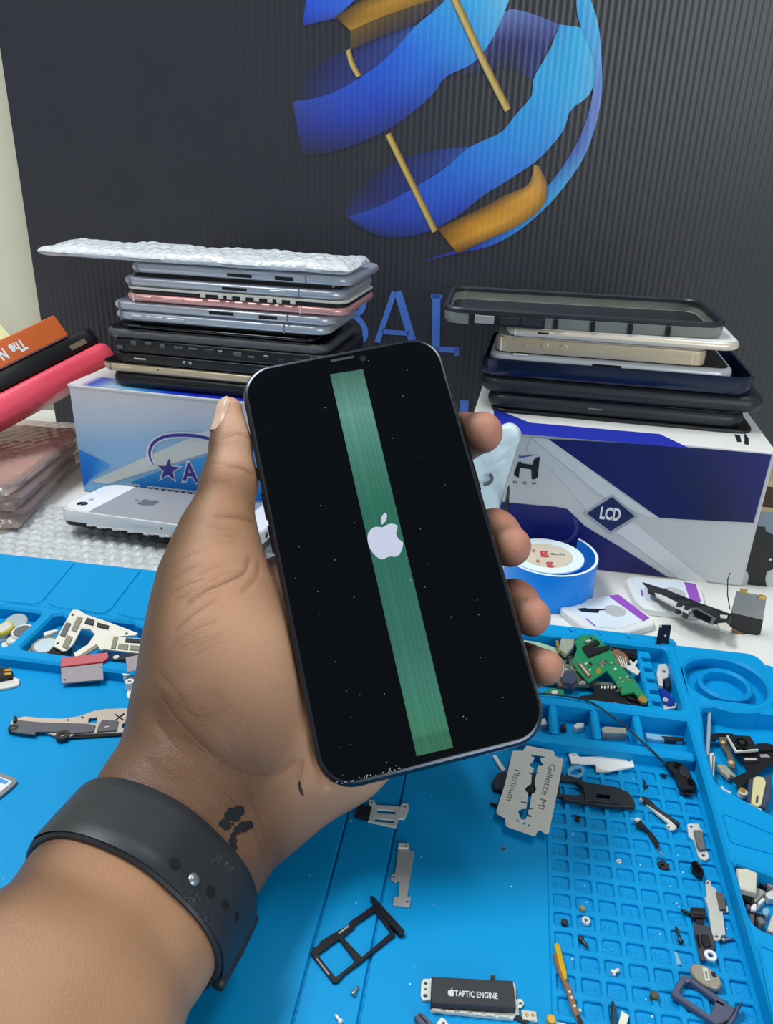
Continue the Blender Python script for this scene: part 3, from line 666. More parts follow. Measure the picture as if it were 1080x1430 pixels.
def band_pt(s, h, a): 
    k = (a/(2*PI)*NA) % NA; k0 = int(k); r_ = rm[k0 % NA]*(1-(k-k0))+rm[(k0+1) % NA]*(k-k0)
    return BC+ax*hw*s+(side*math.cos(a)+upv*math.sin(a))*(r_+.0003+h)
V, F = [], []
for k in range(NA): V += [band_pt(s, h, 2*PI*k/NA) for s, h in prof]
m_ = len(prof)
for k in range(NA):
    for j in range(m_): a, b = k*m_+j, k*m_+(j+1) % m_; c, d = ((k+1) % NA)*m_+(j+1) % m_, ((k+1) % NA)*m_+j; F.append((a, b, c, d))
M_rub = mat('black_fluoroelastomer', (38, 41, 46), .42, var=.06, vscale=120, bump=.05, bscale=900, spec=.45)
band = thing('watch_band', 'matte black rubber watch band with pin and holes around the wrist', 'watch', Matrix.Translation(Vector(BC)))
part('strap', (V, F), M_rub, band, world=True, smooth='auto')
# tail layer lying over the strap with a rolled end, pin, holes
def ang_of(x, y):
    p = PL(x, y, BC-_d*.018, -_d)-BC; return math.atan2(p@upv, p@side), (p@ax)/hw
a_end = math.radians(8); a_beg = math.radians(178)
V, F = [], []; n1, n2 = 44, 11
for i in range(n1):
    a = a_end+(a_beg-a_end)*i/(n1-1)
    for j in range(n2):
        s = (j/(n2-1)*2-1)*.955; ed = 1-max(0, abs(s)-.80)/.155
        V.append(band_pt(s, .0023+.0011*min(1, ed*1.2)*min(1, (n1-1-i)/22), a))
F = [(i*n2+j, i*n2+j+1, (i+1)*n2+j+1, (i+1)*n2+j) for i in range(n1-1) for j in range(n2-1)]
tailp = part('tail', (V, F), M_rub, band, world=True, smooth=True)
rim = [band_pt(s, .0030-.0004*abs(s), math.radians(4)-.0*abs(s)) for s in np.linspace(-1.0, 1.0, 11)]
part('keeper_lip', tube(rim, .0019, 10), M_rub, band, world=True, smooth=True)
def disc_on(x, y, r, depth, name, m, dome=False):
    v = Vector(ray(x, y)).normalized(); loc = None
    bt = BVHTree.FromPolygons([Vector(p) for p in V], F); loc, nor, i, dist = bt.ray_cast(Vector(CAM), v)
    if loc is None: return
    if nor.dot(v) > 0: nor = -nor
    Mx = frame(loc, nor.orthogonal(), nor.cross(nor.orthogonal())); pr = [(r, -.0004), (r, .0002), (r*.8, .0006), (r*.4, .0009)] if dome else [(r*1.05, -.0004), (r*1.03, .00010), (r*.96, .00014), (r*.7, .00012)]
    g = xf(lathe(pr, 18), Mx); part(name, g, m, tailp, world=True, smooth='auto')
M_hole = mat('band_hole_shadow', (8, 9, 11), .8)
for x, y, r in ((244, 1206, .00165), (294, 1245, .0015), (315, 1264, .0013), (331, 1280, .0011)): disc_on(x, y, r, 0, 'adjustment_hole', M_hole)
disc_on(271, 1228, .0017, 0, 'fastening_pin', mat('dull_aluminium', (150, 154, 158), .35, .8), True)
bt_ = BVHTree.FromPolygons([Vector(p) for p in V], F); gs = []; rd = random.Random(9)
for cx_, cy_, sx_, sy_ in ((305, 1200, 17, 8), (318, 1210, 9, 7), (283, 1285, 13, 9), (270, 1255, 14, 10)):
    for k_ in range(42):
        x_, y_ = rd.gauss(cx_, sx_*.6), rd.gauss(cy_, sy_*.6); loc, nor, i_, ds = bt_.ray_cast(Vector(CAM), Vector(ray(x_, y_)).normalized())
        if loc is None: continue
        r_ = rd.uniform(.00005, .00017); gs.append(xf(prism(circ(0, 0, r_, 5), .00002, .00008), frame(loc, nor.orthogonal(), nor.cross(nor.orthogonal()))))
part('dust_smudge', join(*gs), mat('grey_smudge', (84, 90, 96), .8), tailp, world=True)['kind'] = 'stuff'
wc = BC-upv*(float(rm[NA*3//4])+.0045)
part('watch_case', xf(loft(.044, .037, .010, rprof(.0095, .003), 6), frame(wc-upv*(-.003), ax, side) if np.dot(np.cross(ax, side), -upv) > 0 else frame(wc-upv*(-.003), ax, -side)), mat('black_watch_case', (20, 21, 24), .3, .6), band, world=True, smooth='auto')
# ================================================================== BOXES AND WHAT IS STACKED ON THEM
def dirs(deg): a = math.radians(deg); return np.array([math.cos(a), math.sin(a), 0]), np.array([-math.sin(a), math.cos(a), 0])
UPZ = np.array([0, 0, 1.0])
M_print = mat('box_print', (0, 0, 0), .38, var=.03, attr=True)
class Face:                                            # a vertical front face; maps pixels onto it
    def __init__(s, O, ex, ey): s.O, s.ex, s.ey, s.n = np.array(O), ex, ey, -ey
    def p(s, x, y, off=.0002): return PL(x, y, s.O+s.n*off, s.n)
    def back(s, d): return Face(s.O-s.n*d, s.ex, s.ey)
def colored(name, P, c, parent, to3):
    g = flat_poly(P, to3); part(name, g, M_print, parent, world=True, cols=[rgb(c)]*len(g[0]))
def grad(name, A, B, cols, parent, to3, n=14, m=8):
    g, c = patch(A, B, cols, to3, n, m); part(name, g, M_print, parent, world=True, cols=c)
def lettering(name, s, px0, px1, size, c, parent, face, off, bold=0.0, up=None, squash=1.0):
    """text centred between two pixels of a face, running from the first to the second"""
    a, b = np.array(face.p(*px0, off)), np.array(face.p(*px1, off)); ex = b-a; M = frame((a+b)/2, ex, np.cross(face.n, ex))
    g = text_geo(s, size, .00003, bold=bold); xs = [v[0] for v in g[0]]; k = np.linalg.norm(ex)/(max(xs)-min(xs)); cx = (max(xs)+min(xs))/2
    g = ([((v[0]-cx)*k, v[1]*squash, v[2]) for v in g[0]], g[1]); part(name, xf(g, M), c, parent, world=True)

# ---- left carton: white and sky blue
LA = Z(116, 686, DZ); lex, ley = dirs(-12); LF = Face(LA, lex, ley)
LH = LF.p(97, 538, 0)[2]-DZ
M_card = mat('white_cardboard', (214, 214, 212), .55, var=.04)
cartonL = thing('parts_carton', 'pale blue and white carton with star logo under the left phone stack', 'box', frame(LA, lex, ley))
cartonLt = cartonL; cartonL = part('carton_body', box(0, 0, 0, .172, .092, LH, .0012), M_card, cartonL)
t3 = lambda x, y: LF.p(x, y, .0003)
def lpx(s, t):                                         # pixel-free corner helper: (along, up) in metres on the front face
    return LA+lex*s+UPZ*t
part('carton_lid', box(-.0006, -.0006, LH-.0012, .1726, .0926, LH+.0008, .0006), M_card, cartonLt)
g = ([tuple(lpx(s, t)-ley*.0002) for t in np.linspace(.001, LH-.002, 9) for s in np.linspace(.001, .171, 15)], [(j*15+i, j*15+i+1, j*15+i+16, j*15+i+15) for j in range(8) for i in range(14)])
C = []
for t in np.linspace(0, 1, 9):
    for s in np.linspace(0, 1, 15):
        a = np.array([206, 202, 208])*t+np.array([120, 186, 230])*(1-t); b = np.array([126, 178, 232]); k = min(1, max(0, .55-abs(t-.42-.35*s)*2.4)); C.append(rgb(a*(1-k)+b*k))
part('printed_front', g, M_print, cartonL, world=True, cols=C)
t5 = lambda x, y: LF.p(x, y, .0005)
grad('printed_wedge', [(109, 627), (132, 638), (155, 650)], [(117, 680), (122, 674), (128, 668)], [[(60, 136, 220), (40, 136, 226), (90, 168, 232)], [(0, 98, 208), (0, 106, 212), (30, 136, 224)]], cartonL, t5)
grad('printed_wedge', [(178, 676), (222, 658), (296, 634), (372, 610), (430, 590)], [(172, 688), (222, 688), (290, 692), (372, 700), (430, 706)], [[(50, 150, 214), (40, 150, 220), (60, 160, 226), (70, 170, 230), (70, 170, 230)], [(10, 100, 196), (0, 110, 204), (10, 120, 214), (10, 120, 216), (10, 110, 210)]], cartonL, t5)
grad('printed_stripe', [(128, 672), (190, 644), (296, 598), (420, 545)], [(150, 676), (200, 660), (296, 630), (420, 588)], [[(206, 214, 214)], [(214, 218, 214)]], cartonL, t5, 10, 3)
t7 = lambda x, y: LF.p(x, y, .0007); t9 = lambda x, y: LF.p(x, y, .0009)
z6b = lambda P: [(180+x/7.714, 590+y/7.714) for x, y in P]
ov = z6b([(265, 455), (232, 390), (222, 320), (250, 240), (320, 180), (420, 146), (540, 136), (680, 140), (800, 160), (930, 192), (1060, 240)])
part('logo_arc_halo', stroke(smoothline(ov, 5), 9, t7), mat('print_white', (214, 224, 236), .4), cartonL, world=True)
M_purple = mat('print_purple', (52, 44, 140), .4)
def taper(P, ws, to3):
    Q = smoothline(P, 5); V = []; n = len(Q)
    for i, p in enumerate(Q):
        t = Q[min(i+1, n-1)]-Q[max(i-1, 0)]; t /= np.linalg.norm(t); nn = np.array([-t[1], t[0]])*np.interp(i/(n-1), np.linspace(0, 1, len(ws)), ws)/2; V += [tuple(to3(*(p+nn))), tuple(to3(*(p-nn)))]
    return V, [(2*i, 2*i+1, 2*i+3, 2*i+2) for i in range(n-1)]
part('logo_arc', taper(ov, [.6, 3, 4.6, 4.4, 4.6, 4.4, 3.5], t9), M_purple, cartonL, world=True)
sc_ = (180+425/7.714, 590+512/7.714)
def star(r, ph=-90): return [(sc_[0]+(r if i % 2 == 0 else r*.42)*math.cos(math.radians(ph+36*i+4)), sc_[1]+(r if i % 2 == 0 else r*.42)*math.sin(math.radians(ph+36*i+4))) for i in range(10)]
part('logo_star_halo', flat_poly(star(20.5), t7), MATS['print_white'], cartonL, world=True); part('logo_star', flat_poly(star(16), t9), M_purple, cartonL, world=True)
lettering('letter_a', 'A', (252, 660), (279, 662.5), .0205, MATS['print_white'], cartonL, LF, .0007, .0011, squash=1.02); lettering('letter_a', 'A', (254, 660), (276.5, 662.3), .0188, M_purple, cartonL, LF, .0010, .0004, squash=1.0)
for k in range(11):
    x = 181+k*9.4; y = 677.5+k*1.05
    if k == 2: continue
    colored('small_caption', [(x-4, y-2.5), (x+4.5, y-1.8), (x+4.5, y+12), (x-4, y+11)], (206, 214, 220), cartonL, t7); colored('small_caption', [(x-2.6, y), (x+2.8, y+.5), (x+2.8, y+11), (x-2.6, y+10.4)], (40, 46, 70), cartonL, t9)
# blue print along the lid's front edge
lid = Face(LA-ley*.0006, lex, ley); TZ = LA[2]+LH+.0010
tt = lambda s, d: tuple(LA+lex*s+ley*d+UPZ*(LH+.0010))
g, c = [], []
V, F, C = [], [], []
for i in range(25):
    s = .172*i/24; cc = np.array([226, 222, 226]) if s < .012 else np.array([np.interp(s, [.012, .03, .05, .075, .1, .172], q) for q in ([30, 200, 80, 30, 30, 60], [70, 222, 170, 60, 50, 100], [190, 240, 236, 220, 210, 220])]).ravel()
    for d_ in (.0, .022): V.append(tt(s, d_)); C.append(rgb(cc))
part('printed_lid_band', (V, [(2*i, 2*i+2, 2*i+3, 2*i+1) for i in range(24)]), M_print, cartonL, world=True, cols=C)

# ---- right carton: navy and grey, LCD diamond
RB = Z(1037, 820, DZ); rex, rey = dirs(-10.5); RH_ = Face(RB, rex, rey).p(1079, 633, 0)[2]-DZ
RLEN, RDEP = .168, .112
RO = RB-rex*RLEN; RF = Face(RO, rex, rey)
cartonR = thing('screen_carton', 'navy and grey carton marked LCD under the right phone stack', 'box', frame(RO, rex, rey))
M_cg = mat('pale_grey_cardboard', (196, 200, 202), .5, var=.04)
cartonRt = cartonR; cartonR = part('carton_body', box(0, 0, 0, RLEN, RDEP, RH_, .0012), M_cg, cartonR)
part('carton_lid', box(-.0005, -.0005, RH_-.001, RLEN+.0005, RDEP+.0005, RH_+.0008, .0005), mat('white_card_lid', (226, 226, 222), .5, var=.05), cartonRt)
r3 = lambda o: (lambda x, y: RF.p(x, y, o))
grad('printed_navy', [(766, 613), (860, 618), (960, 625), (1078.5, 634)], [(921, 723), (960, 725.5), (1000, 727.5), (1053, 730)], [[(10, 24, 104), (12, 26, 100), (10, 22, 84), (12, 22, 110)], [(8, 22, 92), (12, 24, 84), (6, 16, 64), (8, 16, 90)]], cartonR, r3(.0004))
grad('printed_navy', [(640, 694), (704, 701), (752, 706), (793, 711), (815, 733), (870, 766), (933, 806)], [(640, 775), (700, 779), (752, 786), (793, 790), (840, 796), (890, 801), (933, 806.5)], [[(18, 26, 120), (16, 24, 112), (14, 24, 104), (16, 26, 106), (14, 24, 100), (30, 30, 100), (40, 40, 100)], [(20, 22, 110), (22, 24, 112), (18, 20, 100), (20, 24, 104), (26, 28, 100), (24, 24, 84), (30, 30, 90)]], cartonR, r3(.0004), 20, 6)
part('printed_ring', stroke(smoothline([(802, 722), (806, 738), (798, 752), (780, 760), (752, 763), (722, 758)], 6), 5, r3(.0006)), mat('print_slate', (52, 66, 128), .4), cartonR, world=True)
for P, c in (([(766, 613), (800, 637), (884, 700), (921, 723), (905, 722), (838, 690), (742, 611)], (210, 214, 216)), ([(742, 612), (800, 660), (843, 702), (822, 715), (770, 655), (735, 628)], (200, 204, 206)), ([(860, 742), (884, 728), (990, 815), (950, 809)], (214, 218, 220))):
    colored('printed_band', P, c, cartonR, r3(.0003))
dm = lambda k: [(853-33*k, 717), (855, 694-(k-1)*24), (887+33*(k-1), 721), (853, 742+24*(k-1))]
colored('diamond_border', dm(1.16), (164, 172, 180), cartonR, r3(.0005)); colored('diamond', dm(1.0), (22, 34, 84), cartonR, r3(.0007))
M_pw = mat('print_white_bright', (226, 230, 234), .4); M_pk = mat('print_black', (18, 22, 30), .4)
lettering('lcd_lettering', 'LCD', (838.5, 717), (867, 720), .0105, M_pw, cartonR, RF, .0009, .0004)
zh = lambda P: [(650+x/7.714, 580+y/7.714) for x, y in P]
part('letter_h', join(flat_poly(zh([(600, 495), (570, 510), (528, 620), (530, 650), (578, 674), (590, 565), (715, 585), (718, 690), (750, 690), (780, 670), (805, 445), (770, 455), (738, 490), (730, 535), (604, 515)]), r3(.0006))), M_pk, cartonR, world=True)
part('logo_tick', flat_poly(zh([(580, 430), (605, 440), (800, 418), (610, 460), (582, 465)]), r3(.0006)), mat('print_blue', (70, 84, 160), .4), cartonR, world=True)
for s, x in (('S', 691), ('H', 720), ('O', 733.2), ('P', 746.8)): lettering('shop_lettering', s, (x-2.6, 673.5+(x-720)*.08), (x+2.6, 674+(x-720)*.08), .0026, M_pk, cartonR, RF, .0006, 0)
rt = lambda x, y: Z(x, y, RO[2]+RH_+.0010)
colored('printed_top_band', [(690, 570), (740, 590), (922, 606), (964, 626), (728, 606), (690, 603)], (36, 50, 170), cartonR, rt)
for P in ([(1026, 606), (1034, 608), (1036, 617), (1030, 617)], [(1040, 604), (1046, 612), (1046, 621), (1040, 620)]): colored('printed_top_mark', P, (30, 30, 40), cartonR, rt)

# ---- things in the stacks
M_silver = mat('silver_aluminium', (176, 182, 192), .33, .45, var=.03)
M_goldm = mat('gold_aluminium', (206, 188, 156), .34, .4, var=.03); M_pinkm = mat('rose_aluminium', (222, 168, 164), .36, .6, var=.03)
M_char = mat('charcoal_metal', (96, 98, 100), .55, .5, var=.3, vscale=400, bump=.3, bscale=900); M_blk = mat('black_plastic', (20, 21, 24), .4, var=.05)
M_blkg = mat('black_gloss', (8, 9, 12), .12, var=.02); M_slot = mat('slot_black', (6, 6, 8), .7); M_band = mat('antenna_line', (110, 116, 128), .5)
M_white = mat('white_plastic', (226, 228, 228), .35, var=.02); M_navyg = mat('navy_gloss', (22, 34, 60), .18, .2, var=.03); M_dk = mat('dark_slate_plastic', (34, 40, 46), .42, var=.05)
class Slab:
    """a flat phone-like thing lying in a stack: x along its long side, y to the back, z up"""
    def __init__(s, name, label, cat, face, xl, xr, yb, yt, xref, W, group=None, tilt=0.0):
        a = face.p(xref, yb, 0); b = face.p(xref, yt, 0); L0 = face.p(xl, (yb+yt)/2, 0); R0 = face.p(xr, (yb+yt)/2+(xr-xl)*.09, 0)
        s.L = float(np.dot(R0-L0, face.ex)); s.T = float(b[2]-a[2]); s.W = W
        O = L0*1.0; O[2] = a[2]; O = O+face.ex*s.L/2+face.ey*W/2
        if tilt: M = frame(O, face.ex, face.ey) @ Matrix.Rotation(tilt, 4, 'Z')
        else: M = frame(O, face.ex, face.ey)
        s.t = thing(name, label, cat, M, group); s.top = a[2]+s.T
    def body(s, m, rc=.009, e=.002, z0=0.0, z1=None, name='body', ins=0.0):
        z1 = s.T if z1 is None else z1; e = min(e, (z1-z0)*.48); s.e = e
        part(name, loft(s.L-2*ins, s.W-2*ins, rc, [(i, z) for i, z in rprof(z1-z0, e, 3, z0)], 5), m, s.t, smooth='auto')
    def slot(s, f0, f1, zf, h, m, name='port_slot', out=.00015, zz=None):
        z = s.T*zf if zz is None else zz
        part(name, box(-s.L/2+s.L*f0, -s.W/2-out, z-h/2, -s.L/2+s.L*f1, -s.W/2+.0006, z+h/2, min(.0002, h*.3)), m, s.t)
    def plate(s, ins, h, m, name, z=None, rc=.007):
        z = s.T if z is None else z
        part(name, loft(s.L-2*ins, s.W-2*ins, rc, [(0, z-.0002), (0, z+h*.5), (.0003, z+h)], 5), m, s.t, smooth='auto')
GL = 'phones piled on the pale blue carton'; SL = LF.back(.004)
s = Slab('phone_case', 'black cased phone at the very bottom of the left stack', 'phone', SL, 152, 470, 538.3, 519, 155, .078, GL); s.body(M_blk, .011, .004); s.plate(.003, .0003, M_blkg, 'screen'); s.slot(.3, .42, .6, .0015, M_slot)
s = Slab('smartphone', 'gold edged phone near the bottom of the left stack', 'phone', SL, 138, 456, 518.5, 506, 155, .075, GL); s.body(M_goldm, .010, .003); s.plate(.001, .0004, M_blkg, 'screen'); s.slot(.05, .055, .5, .005, M_band, 'antenna_band'); s.slot(.10, .15, .55, .0015, M_goldm, 'side_key', .0004); s.slot(.27, .275, .6, .001, M_slot); s.slot(.38, .385, .55, .001, M_slot)
s = Slab('phone_chassis', 'bare black phone chassis lying just above the gold edged phone', 'phone part', SL, 158, 462, 505, 491.5, 160, .072, GL); s.body(M_blk, .008, .0015); s.slot(.10, .16, .5, .0012, mat('steel', (150, 152, 150), .35, .8)); s.slot(.33, .345, .55, .002, MATS['steel']); s.slot(.36, .375, .55, .002, MATS['steel']); s.slot(.65, .78, .4, .0018, M_dk)
s = Slab('phone_chassis', 'black phone chassis with torn parts, under the charcoal phone', 'phone part', SL, 155, 470, 491, 471.5, 160, .074, GL); s.body(M_blk, .008, .002)
for f in range(14): s.slot(.03+f*.066, .03+f*.066+random.uniform(.02, .05), random.uniform(.25, .8), random.uniform(.0012, .003), random.choice([M_dk, M_blkg, M_char]), 'torn_bracket', random.uniform(.0002, .0012))
s = Slab('smartphone', 'charcoal metal phone with scuffed side, mid left stack', 'phone', SL, 143, 458, 471, 458, 150, .074, GL); s.body(M_char, .010, .0028); s.plate(.002, .0006, M_blkg, 'screen'); s.slot(.06, .065, .5, .0055, M_band, 'antenna_band'); s.slot(.08, .13, .6, .0016, M_char, 'side_key', .0005); s.slot(.15, .23, .6, .0016, M_char, 'side_key', .0005); s.slot(.25, .32, .6, .0016, M_char, 'side_key', .0005)
s = Slab('display_panel', 'loose black display panel squeezed above the charcoal phone', 'phone part', SL, 168, 440, 456.5, 447.5, 172, .066, GL); s.body(M_blkg, .006, .0008, 0, s.T*.45, 'glass'); s.body(M_blk, .006, .0005, s.T*.45, s.T, 'frame_foam', .006); s.slot(.04, .11, .3, .0012, M_dk)
def silver(label, xl, xr, yb, yt, xref, slots, scr=True):
    s = Slab('smartphone', label, 'phone', SL, xl, xr, yb, yt, xref, .077, GL); s.body(M_silver, .0105, .0034)
    for f in (.045, .80): s.slot(f, f+.007, .5, s.T*.96, M_band, 'antenna_band', .00005)
    for f0, f1, zf, h, k in slots: s.slot(f0, f1, zf, h, M_slot if k else M_silver, 'port_slot' if k else 'side_key', .0002 if k else .0004)
    return s
silver('silver phone with three side keys below the other silver phones', 155, 459, 447, 433.8, 165, [(.10, .15, .55, .0016, 0), (.17, .25, .5, .002, 0), (.27, .35, .5, .002, 0)])
silver('silver phone with an empty port right below the rose phone', 152, 466, 433.5, 420.6, 165, [(.46, .57, .55, .002, 1), (.68, .76, .5, .0022, 1)])
s = Slab('smartphone', 'rose gold phone opened along its side in the left stack', 'phone', SL, 170, 484, 420, 409, 178, .077, GL); s.body(M_pinkm, .0105, .0026)
for f in (.05, .80): s.slot(f, f+.008, .5, s.T*.95, mat('rose_line', (236, 200, 196), .5), 'antenna_band', .00005)
for a, b in ((.10, .14), (.19, .28), (.29, .38)): s.slot(a, b, .55, .0018, M_pinkm, 'side_key', .0004)
s = Slab('mid_frame', 'pale slotted mid frame lifted off the rose gold phone', 'phone part', SL, 172, 484, 408.6, 400, 178, .074, GL); s.body(mat('bone_plastic', (200, 200, 190), .45), .009, .0004, s.T*.62, s.T, 'frame_plate'); s.body(M_blk, .009, .0004, 0, s.T*.62, 'inner_foam', .0012)
for f in (.36, .44, .48, .54, .60, .66, .70, .76): s.slot(f, f+.022, .4, .0022, MATS['bone_plastic'], 'clip', .0009)
s = silver('silver phone with a popped-up black screen under the topmost one', 166, 482, 399, 386, 172, [(.47, .58, .5, .0018, 1), (.68, .75, .5, .0022, 0)]); s.plate(.005, .0026, M_blkg, 'screen')
silver('topmost silver phone, right under the bubble wrapped parcel', 176, 492, 380.3, 367.5, 182, [(.46, .57, .45, .002, 1), (.67, .75, .45, .0022, 1)])
# bubble wrap
def bubble_mat():
    m = mat('bubble_wrap_film', (236, 242, 246), .2, var=.1, vscale=150, trans=.25, spec=.8, ior=1.2, coat=.4); nt = m.node_tree; N = nt.nodes; L = nt.links
    tc = N.new('ShaderNodeTexCoord'); v = N.new('ShaderNodeTexVoronoi'); v.inputs['Scale'].default_value = 260; L.new(tc.outputs['Object'], v.inputs['Vector'])
    bu = N.new('ShaderNodeBump'); bu.inputs['Strength'].default_value = 1; bu.inputs['Distance'].default_value = .0012; bu.invert = True
    L.new(v.outputs['Distance'], bu.inputs['Height']); L.new(bu.outputs['Normal'], N['Principled BSDF'].inputs['Normal']); return m
M_bub = bubble_mat()
def hbub(x, y, p=.0085):
    r = p*.866; j = round(y/r); xo = x-(p/2 if j % 2 else 0); dx = xo-round(xo/p)*p; dy = y-j*r; q = (dx*dx+dy*dy)/(p*.46)**2
    return math.sqrt(1-q) if q < 1 else 0.0
def pillow(L, W, T, nx, ny, amp, edge=.03, seed=1, z0=0.0):
    rnd = random.Random(seed); ph = [rnd.uniform(0, 6) for _ in range(8)]; V, F = [], []
    for sgn in (1, -1):
        for j in range(ny+1):
            for i in range(nx+1):
                x, y = (i/nx-.5)*L, (j/ny-.5)*W; ex = min(L/2-abs(x), W/2-abs(y)); k = min(1, ex/edge); k = math.sqrt(max(0, 1-(1-k)**2))
                wob = amp*(math.sin(x*90+ph[0])*math.sin(y*70+ph[1])+.6*math.sin(x*210+y*160+ph[2])+.4*math.sin(y*330-x*120+ph[3]))
                b = hbub(x, y)*.0011 if sgn > 0 else 0
                V.append((x+amp*.6*math.sin(y*120+ph[4])*(1-k), y+amp*.6*math.sin(x*110+ph[5])*(1-k), z0+T/2+sgn*(T/2*k)+wob*(.3+.7*k)*(1 if sgn > 0 else .3)+b*k))
    m = (nx+1)*(ny+1)
    for j in range(ny):
        for i in range(nx): a = j*(nx+1)+i; F.append((a, a+1, a+nx+2, a+nx+1)); F.append((m+a, m+a+nx+1, m+a+nx+2, m+a+1))
    rim = [i for i in range(nx+1)]+[j*(nx+1)+nx for j in range(1, ny+1)]+[ny*(nx+1)+i for i in range(nx-1, -1, -1)]+[j*(nx+1) for j in range(ny-1, 0, -1)]
    for a, b in zip(rim, rim[1:]+rim[:1]): F.append((a, m+a, m+b, b))
    return V, F
a, b = SL.p(55, 366, 0), SL.p(490, 380, 0); PWL = float(np.dot(b-a, lex)); zt_ = SL.p(182, 367.5, 0)[2]
Mw = frame(a+lex*PWL/2+ley*.023+UPZ*(zt_-a[2]+.0004), lex, ley)
solo('bubble_wrap_parcel', 'flat parcel in pale bubble wrap topping the left phone stack', 'parcel', pillow(PWL, .050, .0070, 110, 26, .0006, .012, 3), M_bub, Mw, smooth=True)

# ---- right stack
GR = 'phones and cases piled on the navy carton'; SR = RF.back(.028)
def tray(s, m, rim_m=None, wall=.0018, floor=.0015, rc=.011):
    T = s.T; part('shell', loft(s.L, s.W, rc, [(.003, 0), (.0012, .0006), (.0002, .002), (0, T*.5), (.0002, T-.0008), (.0009, T), (wall, T-.0003), (wall+.0004, T*.5), (wall+.001, floor)], 6), m, s.t, smooth='auto')
s = Slab('phone_chassis', 'thin black phone chassis with bent clips at the bottom of the right stack', 'phone part', SR, 684, 1053, 585, 571, 700, .080, GR); s.body(M_blk, .010, .0012, .0012); s.body(mat('bone_plastic', (200, 200, 190), .45), .010, .0003, 0, .0012, 'lower_lip')
for f in (.08, .23, .42, .61, .72): s.slot(f, f+.035, .45, .002, mat('clip_blue', (70, 74, 130), .4, .4), 'clip', .0008)
s.slot(.80, .90, .42, .003, MATS['steel'], 'clip', .001)
s = Slab('smartphone', 'dark slate phone second from the bottom of the right stack', 'phone', SR, 680, 1043, 570.5, 550, 690, .078, GR); s.body(M_dk, .011, .004); s.slot(.40, .46, .55, .0008, MATS['steel']); s.plate(.0025, .0004, M_blkg, 'screen')
s = Slab('phone_case', 'long matte black phone case bulging out mid right stack', 'phone case', SR, 669, 1072, 549, 525.5, 680, .085, GR); s.body(M_dk, .013, .0052); s.plate(.006, .0004, M_blk, 'inner_pad')
s = Slab('phone_case', 'glossy navy tray case holding a silver frame in the right stack', 'phone case', SR, 671, 1055, 525, 500, 680, .084, GR); tray(s, M_navyg); navy_tray = s
s = Slab('metal_housing', 'silver phone frame lying in the glossy navy tray', 'phone part', SR.back(.003), 683, 1026, 509.5, 492, 690, .072, GR); s.body(mat('bright_silver', (216, 220, 224), .3, .2), .011, .003); s.plate(.003, .0006, M_blk, 'inner_board'); s.slot(.43, .55, .6, .0014, M_slot); s.slot(.58, .65, .55, .0016, M_white, 'label'); s.slot(.10, .16, 1.0, .001, M_white, 'torn_bracket', .001)
s = Slab('smartphone', 'square edged champagne phone with round keys in the right stack', 'phone', SR.back(.002), 693, 987, 490.5, 470, 700, .062, GR); s.body(M_goldm, .0065, .0007)
s.slot(.02, .03, .5, s.T*.94, mat('champagne_line', (236, 224, 200), .5), 'antenna_band', .00005); s.slot(.93, .94, .5, s.T*.94, MATS['champagne_line'], 'antenna_band', .00005); s.slot(.135, .175, .55, .002, M_goldm, 'side_key', .0005); s.plate(.001, .0005, M_white, 'screen')
for f in (.24, .33): part('round_key', xf(lathe([(.0022, 0), (.0022, .0006), (.0018, .0008)], 16), frame((-s.L/2+s.L*f, -s.W/2, s.T*.55), (1, 0, 0), (0, 0, 1))), M_goldm, s.t)
s = Slab('smartphone', 'white and gold rounded phone beneath the open case, right stack', 'phone', SR.back(-.004), 706, 1037, 469.5, 457.5, 712, .072, GR); s.body(mat('pale_gold', (226, 216, 196), .32, .3), .011, .0034); s.plate(.002, .0004, M_white, 'screen'); s.slot(.14, .19, .6, .001, M_slot); s.slot(.04, .047, .5, .004, M_white, 'antenna_band', .00005)
s = Slab('phone_case', 'open black bumper case with clear sides topping the right stack', 'phone case', SR.back(-.004), 613, 1013, 452, 428, 640, .083, GR, .05)
M_smoke = mat('smoky_clear_plastic', (132, 134, 126), .25, var=.2, vscale=40); T = s.T
part('clear_shell', loft(s.L-.0016, s.W-.0016, .011, [(.004, 0), (.0012, .0005), (.0002, .002), (0, T*.75), (.0012, T*.75), (.0014, .0022), (.0022, .0014)], 6), M_smoke, s.t, smooth='auto'); part('inner_floor', loft(s.L-.006, s.W-.006, .009, [(0, .0012), (0, .0018)], 5), M_dk, s.t)
part('bumper_rim', loft(s.L, s.W, .0125, [(.0030, T*.70), (.0006, T*.68), (0, T*.76), (0, T*.90), (.0008, T), (.0022, T), (.0030, T*.9), (.0030, T*.70)], 6, False, False), M_dk, s.t, smooth='auto')
s.slot(.12, .19, .42, .0045, MATS['dust'] if 'dust' in MATS else M_smoke, 'side_key', .0014); s.slot(.21, .28, .42, .0042, M_dk, 'side_key', .0012); s.slot(.285, .36, .42, .0042, M_dk, 'side_key', .0012); s.slot(.10, .37, .40, .0068, M_blk, 'key_recess', .0004)
for f in (.40, .53, .66, .79): s.slot(f, f+.016, .36, .0056, M_slot, 'vent_slot', .0004)

